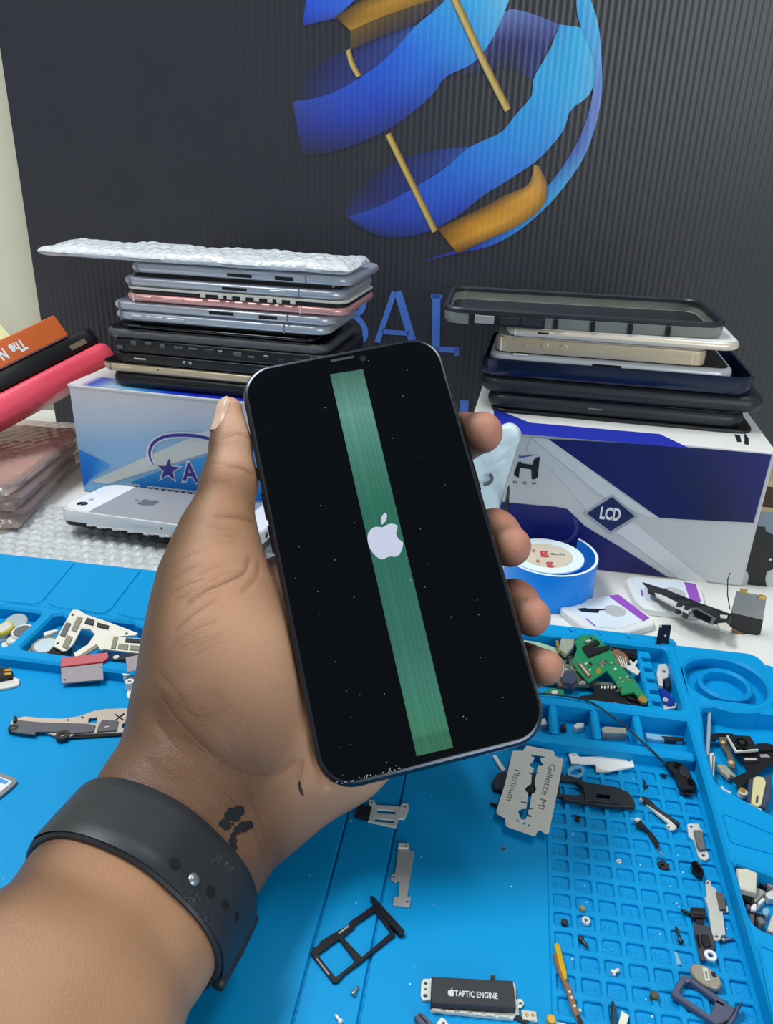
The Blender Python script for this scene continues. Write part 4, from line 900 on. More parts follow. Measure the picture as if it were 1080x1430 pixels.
# ================================================================== LEFT EDGE: BAGS, PINK CASE, ORANGE BOX
def film_mat():
    m = mat('clear_bag_film', (222, 208, 204), .10, var=.06, trans=.72, ior=1.12, spec=.9, bump=.9, bscale=140, coat=.6); return m
M_film = film_mat()
bq = [(Z(30, 726, .004), Z(106, 646, .004)), (Z(24, 703, .014), Z(105, 630, .014)), (Z(16, 683, .024), Z(104, 614, .024))]
lbl = ['lowest clear plastic bag in the pile at the left edge', 'middle clear plastic bag in the pile at the left edge', 'top clear plastic bag with tan contents, under the pink case']
for k, (a, b) in enumerate(bq):
    e = b-a; Ln = float(np.linalg.norm(e)); ey_ = e/Ln; ex_ = np.array([ey_[1], -ey_[0], 0]); Wd = .105; bk_ = .030
    z = DZ+.0003+k*.0102
    c = (a+b)/2-ex_*(Wd/2)+ey_*bk_/2; c[2] = z; Ln += bk_
    t = thing('plastic_bag', lbl[k], 'bag', frame(c, ex_, ey_), 'clear bags piled at the left edge')
    part('film', pillow(Wd, Ln+.012, .0100, 50, 60, .0004, .012, 11+k), M_film, t, smooth=True)
    part('contents', mv(loft(Wd*.9, Ln*.86, .012, rprof(.0052, .0012), 5), z=.0026), mat('tan_contents', (214, 156, 134), .4) if k == 2 else mat('grey_contents', (190, 172, 170), .4), t, smooth='auto')  # the tan includes a painted reddish cast from the pink case
    if k == 2:
        for q, yy in ((.012, -.010), (.012, -.034), (.03, -.05)): part('ring_mark', mv(prism(circ(Wd*.36-q, yy+.0, .0046, 20), .0076, .0084, 0, [circ(Wd*.36-q, yy+.0, .0036, 20)]), 0, 0, 0), mat('ring_tan', (160, 104, 86), .4), t)
def leaning(p0, p1, wdir, name, label, cat, L=None):
    """a slab whose long front edge runs p0 -> p1 and whose width goes along wdir"""
    p0, p1 = np.array(p0), np.array(p1); ex = p1-p0; L = L or float(np.linalg.norm(ex)); ex /= np.linalg.norm(ex); wd = np.array(wdir, float); wd -= ex*(wd@ex); wd /= np.linalg.norm(wd)
    return thing(name, label, cat, frame(p0+ex*L/2, ex, wd)), L
# the pink case, the black phone and the orange box lean in one pile, widths rising away from the viewer
e1, e0 = D(20, 536, .530), D(152, 469, .577); gx_ = e0-e1; gx_ /= np.linalg.norm(gx_)
gw = np.array([-.30, .95, 0]); gw -= gx_*(gw@gx_); gw /= np.linalg.norm(gw); gn = np.cross(gx_, gw); tl_ = math.radians(-22); gw, gn = gw*math.cos(tl_)+gn*math.sin(tl_), gn*math.cos(tl_)-gw*math.sin(tl_)
def pile(name, label, cat, x_end, up0, T, L, back=0.0):
    """x_end: pixel x of the right end on the pink top edge line; up0: height above that line"""
    p = e1+gx_*np.interp(x_end, [20, 152], [0, np.linalg.norm(e0-e1)])+gn*up0+gw*back
    return thing(name, label, cat, frame(p-gx_*L/2, gx_, gw))
PT, BT, OT = .0175, .0125, .0165
pk = pile('phone_case', 'bright pink phone case leaning from the bags to the left stack', 'phone case', 155, -PT, PT, .124)
M_pink = mat('coral_pink_plastic', (238, 82, 102), .36, var=.02)
part('shell', mv(loft(.124, .050, .013, rprof(PT, .0062, 4), 6), y=.025), M_pink, pk, smooth='auto')
for k in range(9): part('speaker_hole', xf(lathe([(.0006, 0), (.0006, .0003)], 8), frame((.062-.112+.0022*k, .0006, PT*.42), (1, 0, 0), (0, 0, 1))), mat('pink_shadow', (120, 26, 40), .7), pk)
bk = pile('smartphone', 'black phone sandwiched between orange box and pink case', 'phone', 146, .0002, BT, .150, .002)
part('body', mv(loft(.150, .056, .010, rprof(BT, .0026), 5), y=.028), M_blk, bk, smooth='auto')
part('camera_ring', xf(lathe([(.0036, -.0002), (.0036, .0006), (.0026, .0006), (.0024, 0)], 20), frame((.075-.094, 0, BT*.5), (1, 0, 0), (0, 0, 1))), mat('steel', (150, 152, 150), .35, .8), bk)
part('side_label', box(.075-.124, -.0003, .0015, .075-.119, .0002, BT-.001), M_white, bk); part('side_tray', box(.075-.026, -.0003, .0025, .075-.013, .0002, .0062), mat('tan_label', (120, 104, 84), .5), bk)
ob = pile('orange_box', 'small orange box with upside-down white lettering at the left edge', 'box', 110, BT+.0006, OT, .120, .001)
part('box_body', mv(box(-.060, 0, 0, .060, .045, OT, .0006), 0, 0, 0), mat('orange_card', (206, 100, 42), .45, var=.03), ob); part('pale_edge', box(-.0595, .0008, -.0003, .0595, .0445, .0008), mat('mauve_card', (170, 146, 160), .5), ob)
for s_, x_ in (('The', .060-.036), ('Name', .060-.0535)):
    g = text_geo(s_, .0105, .00003, bold=.0004); g = ([(v[0]*.66, v[1], v[2]) for v in g[0]], g[1]); part('white_lettering', xf(g, frame((x_, -.0003, OT*.46), (-1, 0, 0), (0, 0, -1))), M_pw, ob)
yc = [D(-4, 448, .64), D(19, 474, .64), D(-4, 490, .64), D(-60, 470, .64), D(-60, 440, .64)]
yo = np.mean(yc, 0); yI = frame(yo, _r, _u).inverted(); yp = [(yI @ Vector(p)) for p in yc]
solo('cream_card', 'cream card standing behind the orange box at the left edge', 'card', prism([(p.x, p.y) for p in yp], -.0006, .0006), mat('cream_paper', (238, 234, 176), .6), frame(yo, _r, _u))

# ================================================================== WHITE PHONE ON BUBBLE WRAP
bw = [Z(-60, 742, DZ), Z(232, 803, DZ), Z(420, 760, DZ)]
Bx = Z(225, 800, DZ)-Z(0, 775, DZ); Bl = np.linalg.norm(Bx); Bx = Bx/Bl; By = np.array([-Bx[1], Bx[0], 0]); Bo = Z(-80, 766, DZ)
sheet_L, sheet_W = .250, .082
def sheet():
    V, F = [], []; nx, ny = 150, 52
    for j in range(ny+1):
        for i in range(nx+1):
            x, y = sheet_L*i/nx, sheet_W*j/ny; ed = min(1, min(x, sheet_L-x, y, sheet_W-y)/.006)
            V.append((x, y+.0012*math.sin(x*130)*(1-ed), .0010+ed*(.0022*hbub(x, y)+.0005*math.sin(x*60+y*90))+.0014*(1-ed)*abs(math.sin(x*210))))
    F = [(j*(nx+1)+i, j*(nx+1)+i+1, (j+1)*(nx+1)+i+1, (j+1)*(nx+1)+i) for j in range(ny) for i in range(nx)]
    return V, F
shz = uv(0, 775)[1]
so = mxy(uv(-40, 772, 0)[0], .3665, DZ)
M_bub2 = M_bub.copy(); M_bub2.name = 'clear_bubble_film'; M_bub2.node_tree.nodes['Principled BSDF'].inputs['Transmission Weight'].default_value = .6; M_bub2.node_tree.nodes['Principled BSDF'].inputs['Roughness'].default_value = .14
solo('bubble_wrap_sheet', 'sheet of clear bubble wrap on the desk under the white phone', 'bubble wrap', sheet(), M_bub2, frame(so, mx_.tolist()+[0], my_.tolist()+[0]), smooth=True)
zt2 = .0165
w0, w1, w2 = Z(78, 711, zt2), Z(246, 734, zt2), Z(128, 679, zt2)
wex = w1-w0; wex /= np.linalg.norm(wex); Wl = .1330; Ww = .0590
wp_ = thing('smartphone', 'white and silver phone lying face down on the bubble wrap', 'phone', frame(w0-UPZ*.0106, wex, (-wex[1], wex[0], 0)) @ Matrix.Rotation(math.radians(-6.3), 4, 'X'))
cxy = lambda g, z=0: mv(g, Wl/2, Ww/2, z)
part('body', cxy(loft(Wl, Ww, .0085, rprof(.0076, .0007, 2, .0030), 6)), mat('silver_white_aluminium', (222, 226, 228), .35, .25, var=.02), wp_, smooth='auto')
part('display_assembly', cxy(loft(Wl-.002, Ww-.003, .0075, rprof(.0022, .0004, 1), 5)), M_blk, wp_, smooth='auto')
part('torn_adhesive', join(*[box(.020+.0035*k, -.0006, .0020+.0006*math.sin(k*2.1), .0232+.0035*k, .001, .0030) for k in range(24)]), M_white, wp_)
part('back_panel', mv(prism(rr(.0212, .0012, .1136, Ww-.0012, .0004, 1), .01055, .0108), 0, 0, 0), mat('satin_silver', (186, 186, 190), .42, .5, var=.03), wp_)
part('glass_strip', prism(fillet([(.0208, .0010), (.0208, Ww-.0010), (.008, Ww-.0010), (.001, Ww-.008), (.001, .008), (.008, .0010)], .004), .01055, .0109), mat('white_glass', (236, 240, 244), .15), wp_)
part('glass_strip', prism(fillet([(.1140, .0010), (.1140, Ww-.0010), (.125, Ww-.0010), (Wl-.001, Ww-.008), (Wl-.001, .008), (.125, .0010)], .004), .01055, .0109), MATS['white_glass'], wp_)
part('rear_camera', prism(circ(.0092, .0130, .0034, 20), .0106, .0113, .0003), mat('lens_dark_blue', (30, 36, 44), .1), wp_); part('flash', prism(circ(.0096, .0222, .0018, 14), .0106, .0111), mat('flash_grey', (178, 182, 188), .3), wp_)
lg = [(.0440-.0072*y, .0310+.0072*x) for x, y in LG]; lf = [(.0440-.0072*y, .0310+.0072*x) for x, y in LEAF]
part('logo', join(prism(fillet(lg, .0008), .0107, .01086), prism(fillet(lf, .0006), .0107, .01086)), mat('mirror_grey', (120, 130, 146), .2, .6), wp_)
part('sim_slot', box(.052, -.00015, .0060, .067, .0004, .0078, .0001), mat('slot_line', (200, 204, 208), .4), wp_); part('sim_pinhole', box(.0700, -.0002, .0062, .0707, .0004, .0076), M_slot, wp_)
part('audio_jack', xf(lathe([(.0020, -.0004), (.0020, .0002)], 14), frame((Wl, .012, .0068), (0, 1, 0), (0, 0, 1))), M_slot, wp_)

# ================================================================== BETWEEN PHONE AND RIGHT CARTON
bgF = Face(RO-rey*.012, rex, rey)
BP = [(655, 606), (690, 598), (710, 590), (722, 594), (729, 606), (724, 625), (716, 650), (708, 676), (700, 705), (694, 722), (660, 722), (636, 716), (630, 680), (634, 640)]
bo = bgF.p(680, 722, 0); bo[2] = max(bo[2], DZ); Mbg = frame(bo, rex, UPZ); MI = Mbg.inverted()
bp = [MI @ Vector(bgF.p(x, y, 0)) for x, y in BP]; cx_, cy_ = np.mean([p.x for p in bp]), np.mean([p.y for p in bp]); V, F = [], []; n = len(bp)
NR_ = 9
bpd = [np.array(q) for q in smoothline([(p.x, p.y) for p in bp]+[(bp[0].x, bp[0].y)], 4)[:-1]]; n = len(bpd); rnd = random.Random(5)
nz = lambda x, y: .0007*math.sin(x*310+y*190)+.0006*abs(math.sin(y*420-x*270+1))+.0005*abs(math.sin(x*560+y*300+2))
for sg in (1, -1):
    for k in range(NR_+1):
        f = k/NR_
        for p in bpd:
            x, y = cx_+(p[0]-cx_)*f, cy_+(p[1]-cy_)*f; V.append((x, y, sg*(.0045*math.sqrt(max(0, 1-f*f)))+nz(x, y)*(1-f**4*.6)))
m_ = (NR_+1)*n
for s_ in (0, 1):
    for k in range(NR_):
        for i in range(n): j = (i+1) % n; q = (s_*m_+k*n+i, s_*m_+k*n+n+i, s_*m_+k*n+n+j, s_*m_+k*n+j); F.append(q if s_ == 0 else q[::-1])
for i in range(n): j = (i+1) % n; F.append((NR_*n+i, m_+NR_*n+i, m_+NR_*n+j, NR_*n+j))
t = thing('plastic_bag', 'crumpled white plastic bag standing between held phone and navy carton', 'bag', Mbg)
part('film', (V, F), mat('white_bag_film', (214, 232, 234), .35, var=.05, vscale=100, sss=.1), t, smooth=True)
fF = Face(bgF.O-rey*.0085, rex, rey)
part('printed_mark', stroke(smoothline([zh([q])[0] for q in ((262, 632), (285, 672), (275, 712), (240, 735), (197, 745))], 5), 5.5, lambda x, y: fF.p(x, y, 0)), mat('print_grey', (96, 104, 108), .5), t, world=True)
ts = Z(700, 775, DZ+.0012); te = bgF.p(711, 678, .012)
tip = thing('tweezer_tool', 'thin dark pointed tool leaning beside the crumpled white bag', 'tool', Matrix.Translation(Vector(ts)))
pp = [ts+(te-ts)*k for k in (0, .5, .72, .74, .9, 1)]
part('handle', tube(pp[:4], [.0018, .0018, .0017, .0013], 8), M_blk, tip, world=True, smooth=True); part('tip', tube(pp[3:], [.0012, .0009, .0004], 8), mat('dark_steel', (70, 66, 64), .35, .7), tip, world=True, smooth=True)

# ---- blue tape roll
tc_ = Z(757, 826, DZ); th_ = .0235
tp = thing('tape_roll', 'roll of blue tape with a beige printed core beside the navy carton', 'tape', Matrix.Translation(Vector(tc_)))
M_tb = mat('blue_tape', (0, 138, 236), .35, var=.03); M_te = mat('white_tape_edge', (222, 238, 240), .5, var=.03)
part('tape_wind', prism(circ(0, 0, .0212, 48), .0004, th_-.0005, 0, [circ(0, 0, .0150, 40)]), M_tb, tp, smooth='auto')
part('tape_edge', prism(circ(0, 0, .0209, 48), th_-.0006, th_+.0002, 0, [circ(0, 0, .0148, 40)]), M_te, tp)
part('core_label', prism(circ(0, 0, .0149, 40), th_-.0010, th_-.0002), mat('beige_label', (206, 196, 176), .5), tp)
V, F = [], []; NS = 60
for i in range(NS+1):
    a = math.radians(150+255*i/NS); r_ = .0214+.0005*i/NS+.0095*max(0, (i/NS-.35)/.65)**1.5
    for rr_, z in ((r_, .0004), (r_, th_), (r_+.0016, th_), (r_+.0016, .0004)): V.append((rr_*math.cos(a), rr_*math.sin(a), z))
Fo, Fe = [], []
for i in range(NS):
    for j in range(4): (Fo if j in (0, 2, 3) else Fe).append((4*i+j, 4*i+4+j, 4*i+4+(j+1) % 4, 4*i+(j+1) % 4))
Fo += [(0, 1, 2, 3), (4*NS+3, 4*NS+2, 4*NS+1, 4*NS)]
part('loose_wrap', (V, Fo), M_tb, tp, smooth='auto'); part('loose_wrap_edge', (V, Fe), M_te, tp)
M_red = mat('print_red', (196, 60, 72), .5)
part('label_lettering', mv(text_geo('g', .011, .00004, bold=.0003), -.001, .004, th_-.0001), M_red, tp); part('label_lettering', mv(text_geo('g', .009, .00004, bold=.0003), .0, -.009, th_-.0001), M_red, tp)
part('label_lettering', mv(text_geo('GLUE', .0034, .00004), .0066, .0022, th_-.0001), M_pk, tp); part('label_lettering', mv(text_geo('g', .005, .00004), -.0065, .0064, th_-.0001), M_red, tp); part('label_lettering', mv(text_geo('g', .005, .00004), -.006, -.006, th_-.0001), M_red, tp)

# ---- two clear card cases
def card_case(label, P, ztop, insert, strip, disc, blob, note):
    c = np.mean([Z(*p, DZ) for p in P], 0); t = thing('card_case', label, 'case', Matrix.Translation(Vector(c)), 'clear card cases on the desk')
    loc = lambda Q, z: [(q[0]-c[0], q[1]-c[1]) for q in (Z(x, y, z) for x, y in Q)]
    part('clear_case', prism(fillet(loc(P, DZ+ztop), .006), .0003, ztop*.92, .0006), mat('clear_case_plastic', (232, 236, 234), .2, var=.03, trans=.1, ior=1.2), t, smooth='auto')
    zz = ztop*.92
    part('paper_insert', prism(fillet(loc(insert, DZ+zz), .001), zz-.0001, zz+.00025), mat('white_insert', (216, 228, 236), .4), t)
    part('purple_strip', prism(loc(strip, DZ+zz), zz, zz+.0004), mat('purple_label', (146, 76, 186), .45), t)
    a, b, r = disc; q = loc([(a, b)], DZ+zz)[0]; part('grey_disc', prism(circ(q[0], q[1], r, 20), zz, zz+.0004), mat('grey_print', (178, 184, 186), .45), t)
    part('printed_cable', prism(loc(blob, DZ+zz), zz, zz+.0004), M_pk, t); part('purple_note', prism(loc(note, DZ+zz), zz, zz+.0004), MATS['purple_label'], t)
zc = lambda P: [(700+x/4.909, 740+y/4.909) for x, y in P]; zd = lambda P: [(860+x/4.909, 790+y/4.909) for x, y in P]
card_case('clear card case with purple strip, nearest to the tape roll', zc([(400, 530), (440, 500), (770, 432), (1040, 590), (1060, 640), (820, 715), (600, 690)]), .0045, zc([(458, 535), (735, 455), (1000, 610), (820, 680), (640, 668)]), zc([(735, 455), (805, 447), (1015, 605), (975, 628)]), (700+782/4.909, 740+558/4.909, .0058), zc([(520, 545), (570, 538), (600, 543), (712, 545), (716, 552), (672, 556), (668, 572), (600, 568), (550, 562)]), zc([(578, 612), (588, 610), (650, 660), (642, 664)]))
card_case('clear card case with purple strip, under the black flex cable', zd([(66, 92), (100, 66), (540, 100), (590, 140), (625, 285), (580, 330), (200, 290), (140, 240)]), .0045, zd([(112, 84), (480, 118), (590, 250), (420, 262), (155, 230)]), zd([(470, 116), (548, 128), (586, 250), (512, 250)]), (860+400/4.909, 790+190/4.909, .0065), zd([(190, 118), (290, 150), (360, 165), (340, 175), (240, 165)]), zd([(170, 170), (182, 170), (192, 215), (180, 215)]))
# ================================================================== SMALL PARTS ON THE MAT
def zq(x0, y0, k): return lambda P: [(x0+x/k, y0+y/k) for x, y in P]
qA = zq(400, 1080, 1080/380); qB = zq(660, 1010, 1080/420); qC = zq(740, 1200, 1080/340); qD = zq(720, 860, 3); qE = zq(740, 860, 1080/220); qF = zq(0, 840, 1080/220); qG = zq(0, 950, 1080/220); qH = zq(960, 980, 1072/120); qI = zq(960, 1130, 858/120); qJ = zq(860, 1040, 1080/140); qK = zq(930, 1230, 1001/140); qL = zq(680, 1030, 6); qM = zq(540, 1330, 1080/260); qN = zq(765, 1290, 1080/140); qO = zq(1010, 1180, 715/70); qP = zq(860, 790, 1080/220); qQ = zq(0, 845, 1080/110); qR = zq(1000, 590, 347/80); qS = zq(760, 1160, 3.375)
M_steel = MATS['steel']; M_alu = mat('bright_tin', (222, 224, 216), .36, .25, var=.06, vscale=200); M_bone = MATS['bone_plastic']; M_pcb = mat('green_circuit_board', (26, 130, 84), .4, var=.15, vscale=500); M_gold = mat('gold_contact', (222, 178, 84), .3, .7)
M_flex = mat('black_flex_film', (26, 27, 32), .35, var=.05); M_grey = mat('grey_foam', (104, 104, 102), .8, var=.08, vscale=400); M_brown = mat('copper_film', (134, 98, 74), .4, .2); M_dust = MATS['dust']; M_dsteel = MATS['dark_steel']; M_red_ = mat('red_print_film', (176, 44, 56), .45)
M_mauve = mat('mauve_tin', (150, 141, 148), .6, 0, var=.08, vscale=300); M_blueb = mat('blue_coil', (24, 52, 150), .35); M_slate = mat('slate_anodised', (88, 92, 118), .35, .4)
class Bit:
    """a small part lying on the mat; outlines are traced on the level of their own top face"""
    def __init__(s, name, label, cat, ref, z0, group=None, slope=(0, 0)):
        c = Z(*ref, z0); s.c = c; s.z0 = z0; s.slope = slope; s.t = thing(name, label, cat, Matrix.Translation(Vector(c)), group)
    def loc(s, P, z): return [(q[0]-s.c[0], q[1]-s.c[1]) for q in (Z(x, y, z) for x, y in P)]
    def lay(s, name, P, z0, z1, m, holes=(), b=.0001, rnd=0.0, label=None, parent=None, smooth=False):
        o = s.loc(P, z1)
        if rnd: o = fillet(o, rnd)
        sl = s.slope; zf = (lambda x, y: sl[0]*x+sl[1]*y) if sl != (0, 0) else None
        hs = []
        for h in holes:
            h_ = s.loc(h, z1); hs.append(fillet(h_, min(rnd, .0004)) if rnd else h_)
        return part(name, prism(o, z0-s.z0, z1-s.z0, b, hs, zf=zf), m, parent or s.t, label=label, smooth=smooth)
    def disc(s, name, x, y, r, z0, z1, m, hole=0.0, n=18, b=.0001, ry=None):
        q = s.loc([(x, y)], z1)[0]; sl = s.slope; zf = (lambda x, y: sl[0]*x+sl[1]*y) if sl != (0, 0) else None
        return part(name, prism(circ(q[0], q[1], r, n, ry), z0-s.z0, z1-s.z0, b, [circ(q[0], q[1], hole, max(8, n-4))] if hole else [], zf=zf), m, s.t)
    def wire(s, name, P, r, m):
        return part(name, tube([np.array(p)-s.c for p in P], r, 6), m, s.t, smooth=True)
def ring(x, y, r, n=10): return [(x+r*math.cos(2*PI*i/n), y+r*.75*math.sin(2*PI*i/n)) for i in range(n)]

# ---- centre of the mat
b = Bit('sim_tray', 'black double SIM tray on the plain middle of the mat', 'tray', (500, 1320), 0)
b.lay('tray_frame', qA([(345, 522), (300, 555), (255, 585), (245, 600), (140, 662), (120, 688), (103, 690), (98, 716), (185, 828), (205, 826), (232, 795), (300, 745), (432, 640), (370, 545)]), .0001, .0012, mat('black_tray_plastic', (16, 19, 28), .35), [qA([(224, 648), (268, 612), (275, 598), (352, 546), (415, 630), (300, 728)]), qA([(124, 718), (208, 656), (276, 744), (196, 808)])], .0001)
b.lay('tray_head', qA([(332, 486), (345, 484), (470, 622), (466, 634), (448, 636), (365, 548)]), .0001, .0022, MATS['black_tray_plastic'], (), .0002)
for P in (qA([(206, 632), (246, 602), (250, 608), (210, 638)]), qA([(118, 736), (122, 732), (172, 796), (168, 802)])): b.lay('white_marking', P, .0012, .00125, M_dust, (), 0)
b = Bit('shield_bracket', 'small tin bracket with two slots and a black pad below the held phone', 'bracket', (533, 1140), 0)
b.lay('plate', qA([(328, 104), (348, 104), (356, 124), (420, 128), (452, 132), (460, 116), (484, 120), (486, 140), (470, 180), (446, 178), (436, 213), (324, 190), (330, 160)]), .0002, .0009, M_alu, [qA([(362, 142), (432, 148), (434, 162), (360, 158)]), qA([(352, 176), (428, 186), (428, 198), (350, 190)]), qA(ring(338, 113, 6)), qA(ring(470, 130, 6))], .0001)
b.lay('black_pad', qA([(288, 120), (340, 130), (328, 180), (272, 168)]), .0002, .0016, M_flex, (), .0002)
b = Bit('shield_bracket', 'narrow dull tin bracket lying above the black double SIM tray', 'bracket', (563, 1222), 0)
b.lay('plate', qA([(446, 274), (486, 278), (491, 304), (508, 312), (494, 400), (480, 488), (496, 492), (490, 530), (424, 522), (426, 490), (446, 488), (450, 424), (430, 432), (414, 418), (420, 398), (432, 396), (440, 330)]), .0002, .0008, mat('dull_tin', (176, 180, 180), .4, .35, var=.15, vscale=150), [qA(ring(473, 285, 6)), qA(ring(426, 410, 5)), qA(ring(480, 508, 6))], .0001)
b.lay('folded_tab', qA([(446, 274), (486, 278), (484, 296), (444, 294)]), .0006, .0014, M_alu, [qA(ring(473, 285, 6))])
# taptic engine
b = Bit('vibration_motor', 'black vibration motor with TAPTIC ENGINE lettering near the lower edge', 'motor', (660, 1390), 0)
b.lay('metal_base', qM([(252, 150), (735, 165), (752, 205), (752, 360), (735, 385), (256, 335)]), .0001, .0012, M_alu)
hou = b.lay('black_housing', qM([(262, 138), (735, 162), (752, 318), (256, 290)]), .0008, .0040, mat('charcoal_housing', (44, 46, 52), .45, var=.06), (), .0003)
b.lay('left_lug', qM([(256, 152), (215, 152), (202, 175), (198, 250), (210, 275), (256, 275)]), .0002, .0010, M_alu, [qM(ring(228, 178, 11)), qM(ring(227, 213, 8)), qM(ring(226, 250, 13))])
b.lay('right_lug', qM([(745, 285), (760, 268), (785, 270), (800, 292), (785, 316), (766, 318), (770, 360), (748, 360)]), .0002, .0010, M_alu, [qM(ring(778, 293, 11))])
b.lay('connector_plate', qM([(784, 332), (868, 342), (876, 400), (790, 384)]), .0003, .0011, M_bone); b.lay('flex_tail', qM([(740, 350), (790, 374), (830, 400), (800, 412), (730, 380)]), .0002, .0006, M_flex)
for x in (815, 850): b.disc('rivet', *qM([(x, 360)])[0], .0005, .0011, .0014, M_gold)
for k in range(6): b.lay('weld_tab', qM([(265+k*78, 322+k*7), (318+k*78, 326+k*7), (318+k*78, 342+k*7), (265+k*78, 336+k*7)]), .0012, .0018, M_bone)
b.lay('peg', qM([(606, 130), (632, 132), (632, 158), (606, 156)]), .0002, .0022, M_dsteel)
a_, c_ = b.loc(qM([(395, 238)]), .004)[0], b.loc(qM([(645, 256)]), .004)[0]; ex = Vector((c_[0]-a_[0], c_[1]-a_[1], 0)); g = text_geo('TAPTIC ENGINE', .0024, .00003, bold=.00005); xs = [v[0] for v in g[0]]; k = ex.length/(max(xs)-min(xs)); cx0 = (max(xs)+min(xs))/2
Mt = frame(((a_[0]+c_[0])/2, (a_[1]+c_[1])/2, .00402), ex, (-ex.y, ex.x, 0)); M_lt = mat('print_silver', (206, 208, 212), .5)
part('lettering', xf(([((v[0]-cx0)*k, v[1], v[2]) for v in g[0]], g[1]), Mt), M_lt, hou); l_ = b.loc(qM([(375, 234)]), .004)[0]
part('logo', xf(logo(.0011, 0, 0, 0), frame((l_[0], l_[1], .00402), ex, (-ex.y, ex.x, 0))), M_lt, hou)
# razor blade over a black speaker bracket
b = Bit('speaker_bracket', 'long black plastic bracket lying under the razor blade', 'phone part', (790, 1105), 0)
b.lay('bar', qB([(90, 178), (125, 172), (130, 240), (80, 232), (74, 205)])+[], .0003, .0024, M_dk, (), .0003)
b.lay('bar', qB([(115, 178), (315, 180), (380, 195), (400, 208), (520, 228), (560, 245), (582, 275), (585, 300), (480, 296), (330, 272), (320, 262), (115, 236)]), .0003, .0020, M_dk, [qB([(312, 200), (372, 208), (396, 226), (398, 244), (380, 258), (316, 252)]), qB([(446, 250), (494, 256), (492, 272), (446, 266)])], .0003)
b.lay('raised_panel', qB([(400, 238), (428, 240), (436, 230), (520, 242), (535, 262), (530, 288), (405, 276)]), .0020, .0027, M_dk, [qB([(446, 250), (494, 256), (492, 272), (446, 266)])], .0002)
b = Bit('razor_blade', 'steel double-edged razor blade with engraved lettering, lying on the grid edge', 'blade', (742, 1105), .0032)
slotp = [(372, 145), (440, 150), (488, 158), (484, 166), (450, 170), (455, 200), (475, 222), (462, 238), (430, 236), (420, 290), (452, 292), (450, 300), (418, 302), (405, 350), (402, 395), (414, 430), (400, 465), (378, 472), (358, 590), (390, 594), (386, 602), (352, 602), (346, 640), (380, 660), (365, 668), (338, 660), (322, 690), (285, 682), (262, 614), (300, 594), (330, 596), (338, 554), (282, 540), (286, 532), (340, 540), (348, 470), (322, 440), (330, 415), (352, 400), (372, 385), (378, 308), (345, 300), (350, 292), (384, 294), (396, 262), (366, 240), (358, 225), (388, 200), (402, 168), (372, 155)]
blp = b.lay('blade', qL([(218, 112), (285, 108), (300, 116), (330, 70), (345, 68), (552, 108), (566, 120), (570, 150), (600, 168), (640, 172), (642, 190), (600, 420), (520, 805), (490, 806), (452, 776), (430, 776), (408, 822), (392, 824), (180, 750), (160, 735), (156, 680), (140, 668), (86, 640), (80, 615), (150, 400)]), .0032, .0034, mat('polished_blade_steel', (216, 216, 208), .34, .25, var=.06, vscale=120), [qL(slotp), qL([(300, 714), (328, 708), (326, 724), (308, 732)]), qL([(342, 734), (358, 724), (360, 740), (350, 746)]), qL([(244, 684), (280, 698), (270, 708), (248, 696)])], 0)
def blade_text(s, p0, p1, size):
    a_, c_ = b.loc(qL([p0]), .0034)[0], b.loc(qL([p1]), .0034)[0]; ex = Vector((c_[0]-a_[0], c_[1]-a_[1], 0)); g = text_geo(s, size, .00003); xs = [v[0] for v in g[0]]; k = ex.length/(max(xs)-min(xs)); c0 = (max(xs)+min(xs))/2
    part('engraved_lettering', xf(([((v[0]-c0)*k, v[1], v[2]) for v in g[0]], g[1]), frame(((a_[0]+c_[0])/2, (a_[1]+c_[1])/2, .00022), ex, (-ex.y, ex.x, 0))), mat('etched_grey', (96, 98, 100), .5), blp)
blade_text('Platinum', (258, 272), (188, 530), .0034); blade_text('Gillette Mi', (552, 225), (452, 600), .0036)
b = Bit('shield_bracket', 'long white bracket at the top of the cell grid', 'bracket', (840, 1064), 0)
b.lay('plate', qB([(345, 110), (372, 103), (385, 120), (470, 118), (530, 104), (575, 122), (582, 155), (490, 170), (450, 162), (440, 146), (356, 142)]), .0004, .0012, mat('white_bracket', (236, 236, 232), .35), [qB(ring(363, 114, 4)), qB(ring(562, 132, 6))]); b.lay('ground_tab', qB([(440, 148), (468, 160), (490, 172), (446, 172)]), .0002, .0009, M_bone)
b = Bit('gasket', 'small clear rubber gasket ring beside the long white bracket', 'gasket', (805, 1076), 0)
b.lay('gasket_ring', qB([(338, 170), (355, 152), (392, 150), (404, 165), (398, 182), (380, 194), (346, 190)]), .0001, .0012, mat('clear_rubber', (120, 196, 224), .2, trans=.3), [qB([(352, 172), (366, 160), (390, 160), (392, 174), (374, 184), (356, 182)])], .0002)
b = Bit('plastic_sliver', 'thin white plastic sliver half under the held phone', 'sliver', (697, 1062), 0); b.lay('sliver', qL([(48, 150), (78, 146), (160, 268), (130, 280)]), .0002, .0010, M_white)
b = Bit('camera_flex', 'black camera module with flex tail at the top of the grid', 'camera', (955, 1085), 0)
b.lay('body', qJ([(525, 95), (560, 105), (600, 180), (640, 195), (700, 215), (740, 205), (800, 280), (815, 330), (850, 380), (880, 430), (830, 470), (720, 470), (680, 400), (640, 300), (580, 230), (530, 150)]), .0003, .0032, M_blk, (), .0004); b.disc('lens', *qJ([(665, 212)])[0], .0014, .0030, .0040, M_blkg); b.disc('lens', *qJ([(812, 395)])[0], .0014, .0030, .0040, M_blkg, .0006)
b.lay('cover', qJ([(680, 240), (740, 210), (820, 320), (790, 350), (700, 310)]), .0030, .0040, M_dk, (), .0003)
for x, y in ((720, 505), (795, 515)): b.disc('pin', *qJ([(x, y)])[0], .0012, .0002, .0012, M_dsteel, .0005)
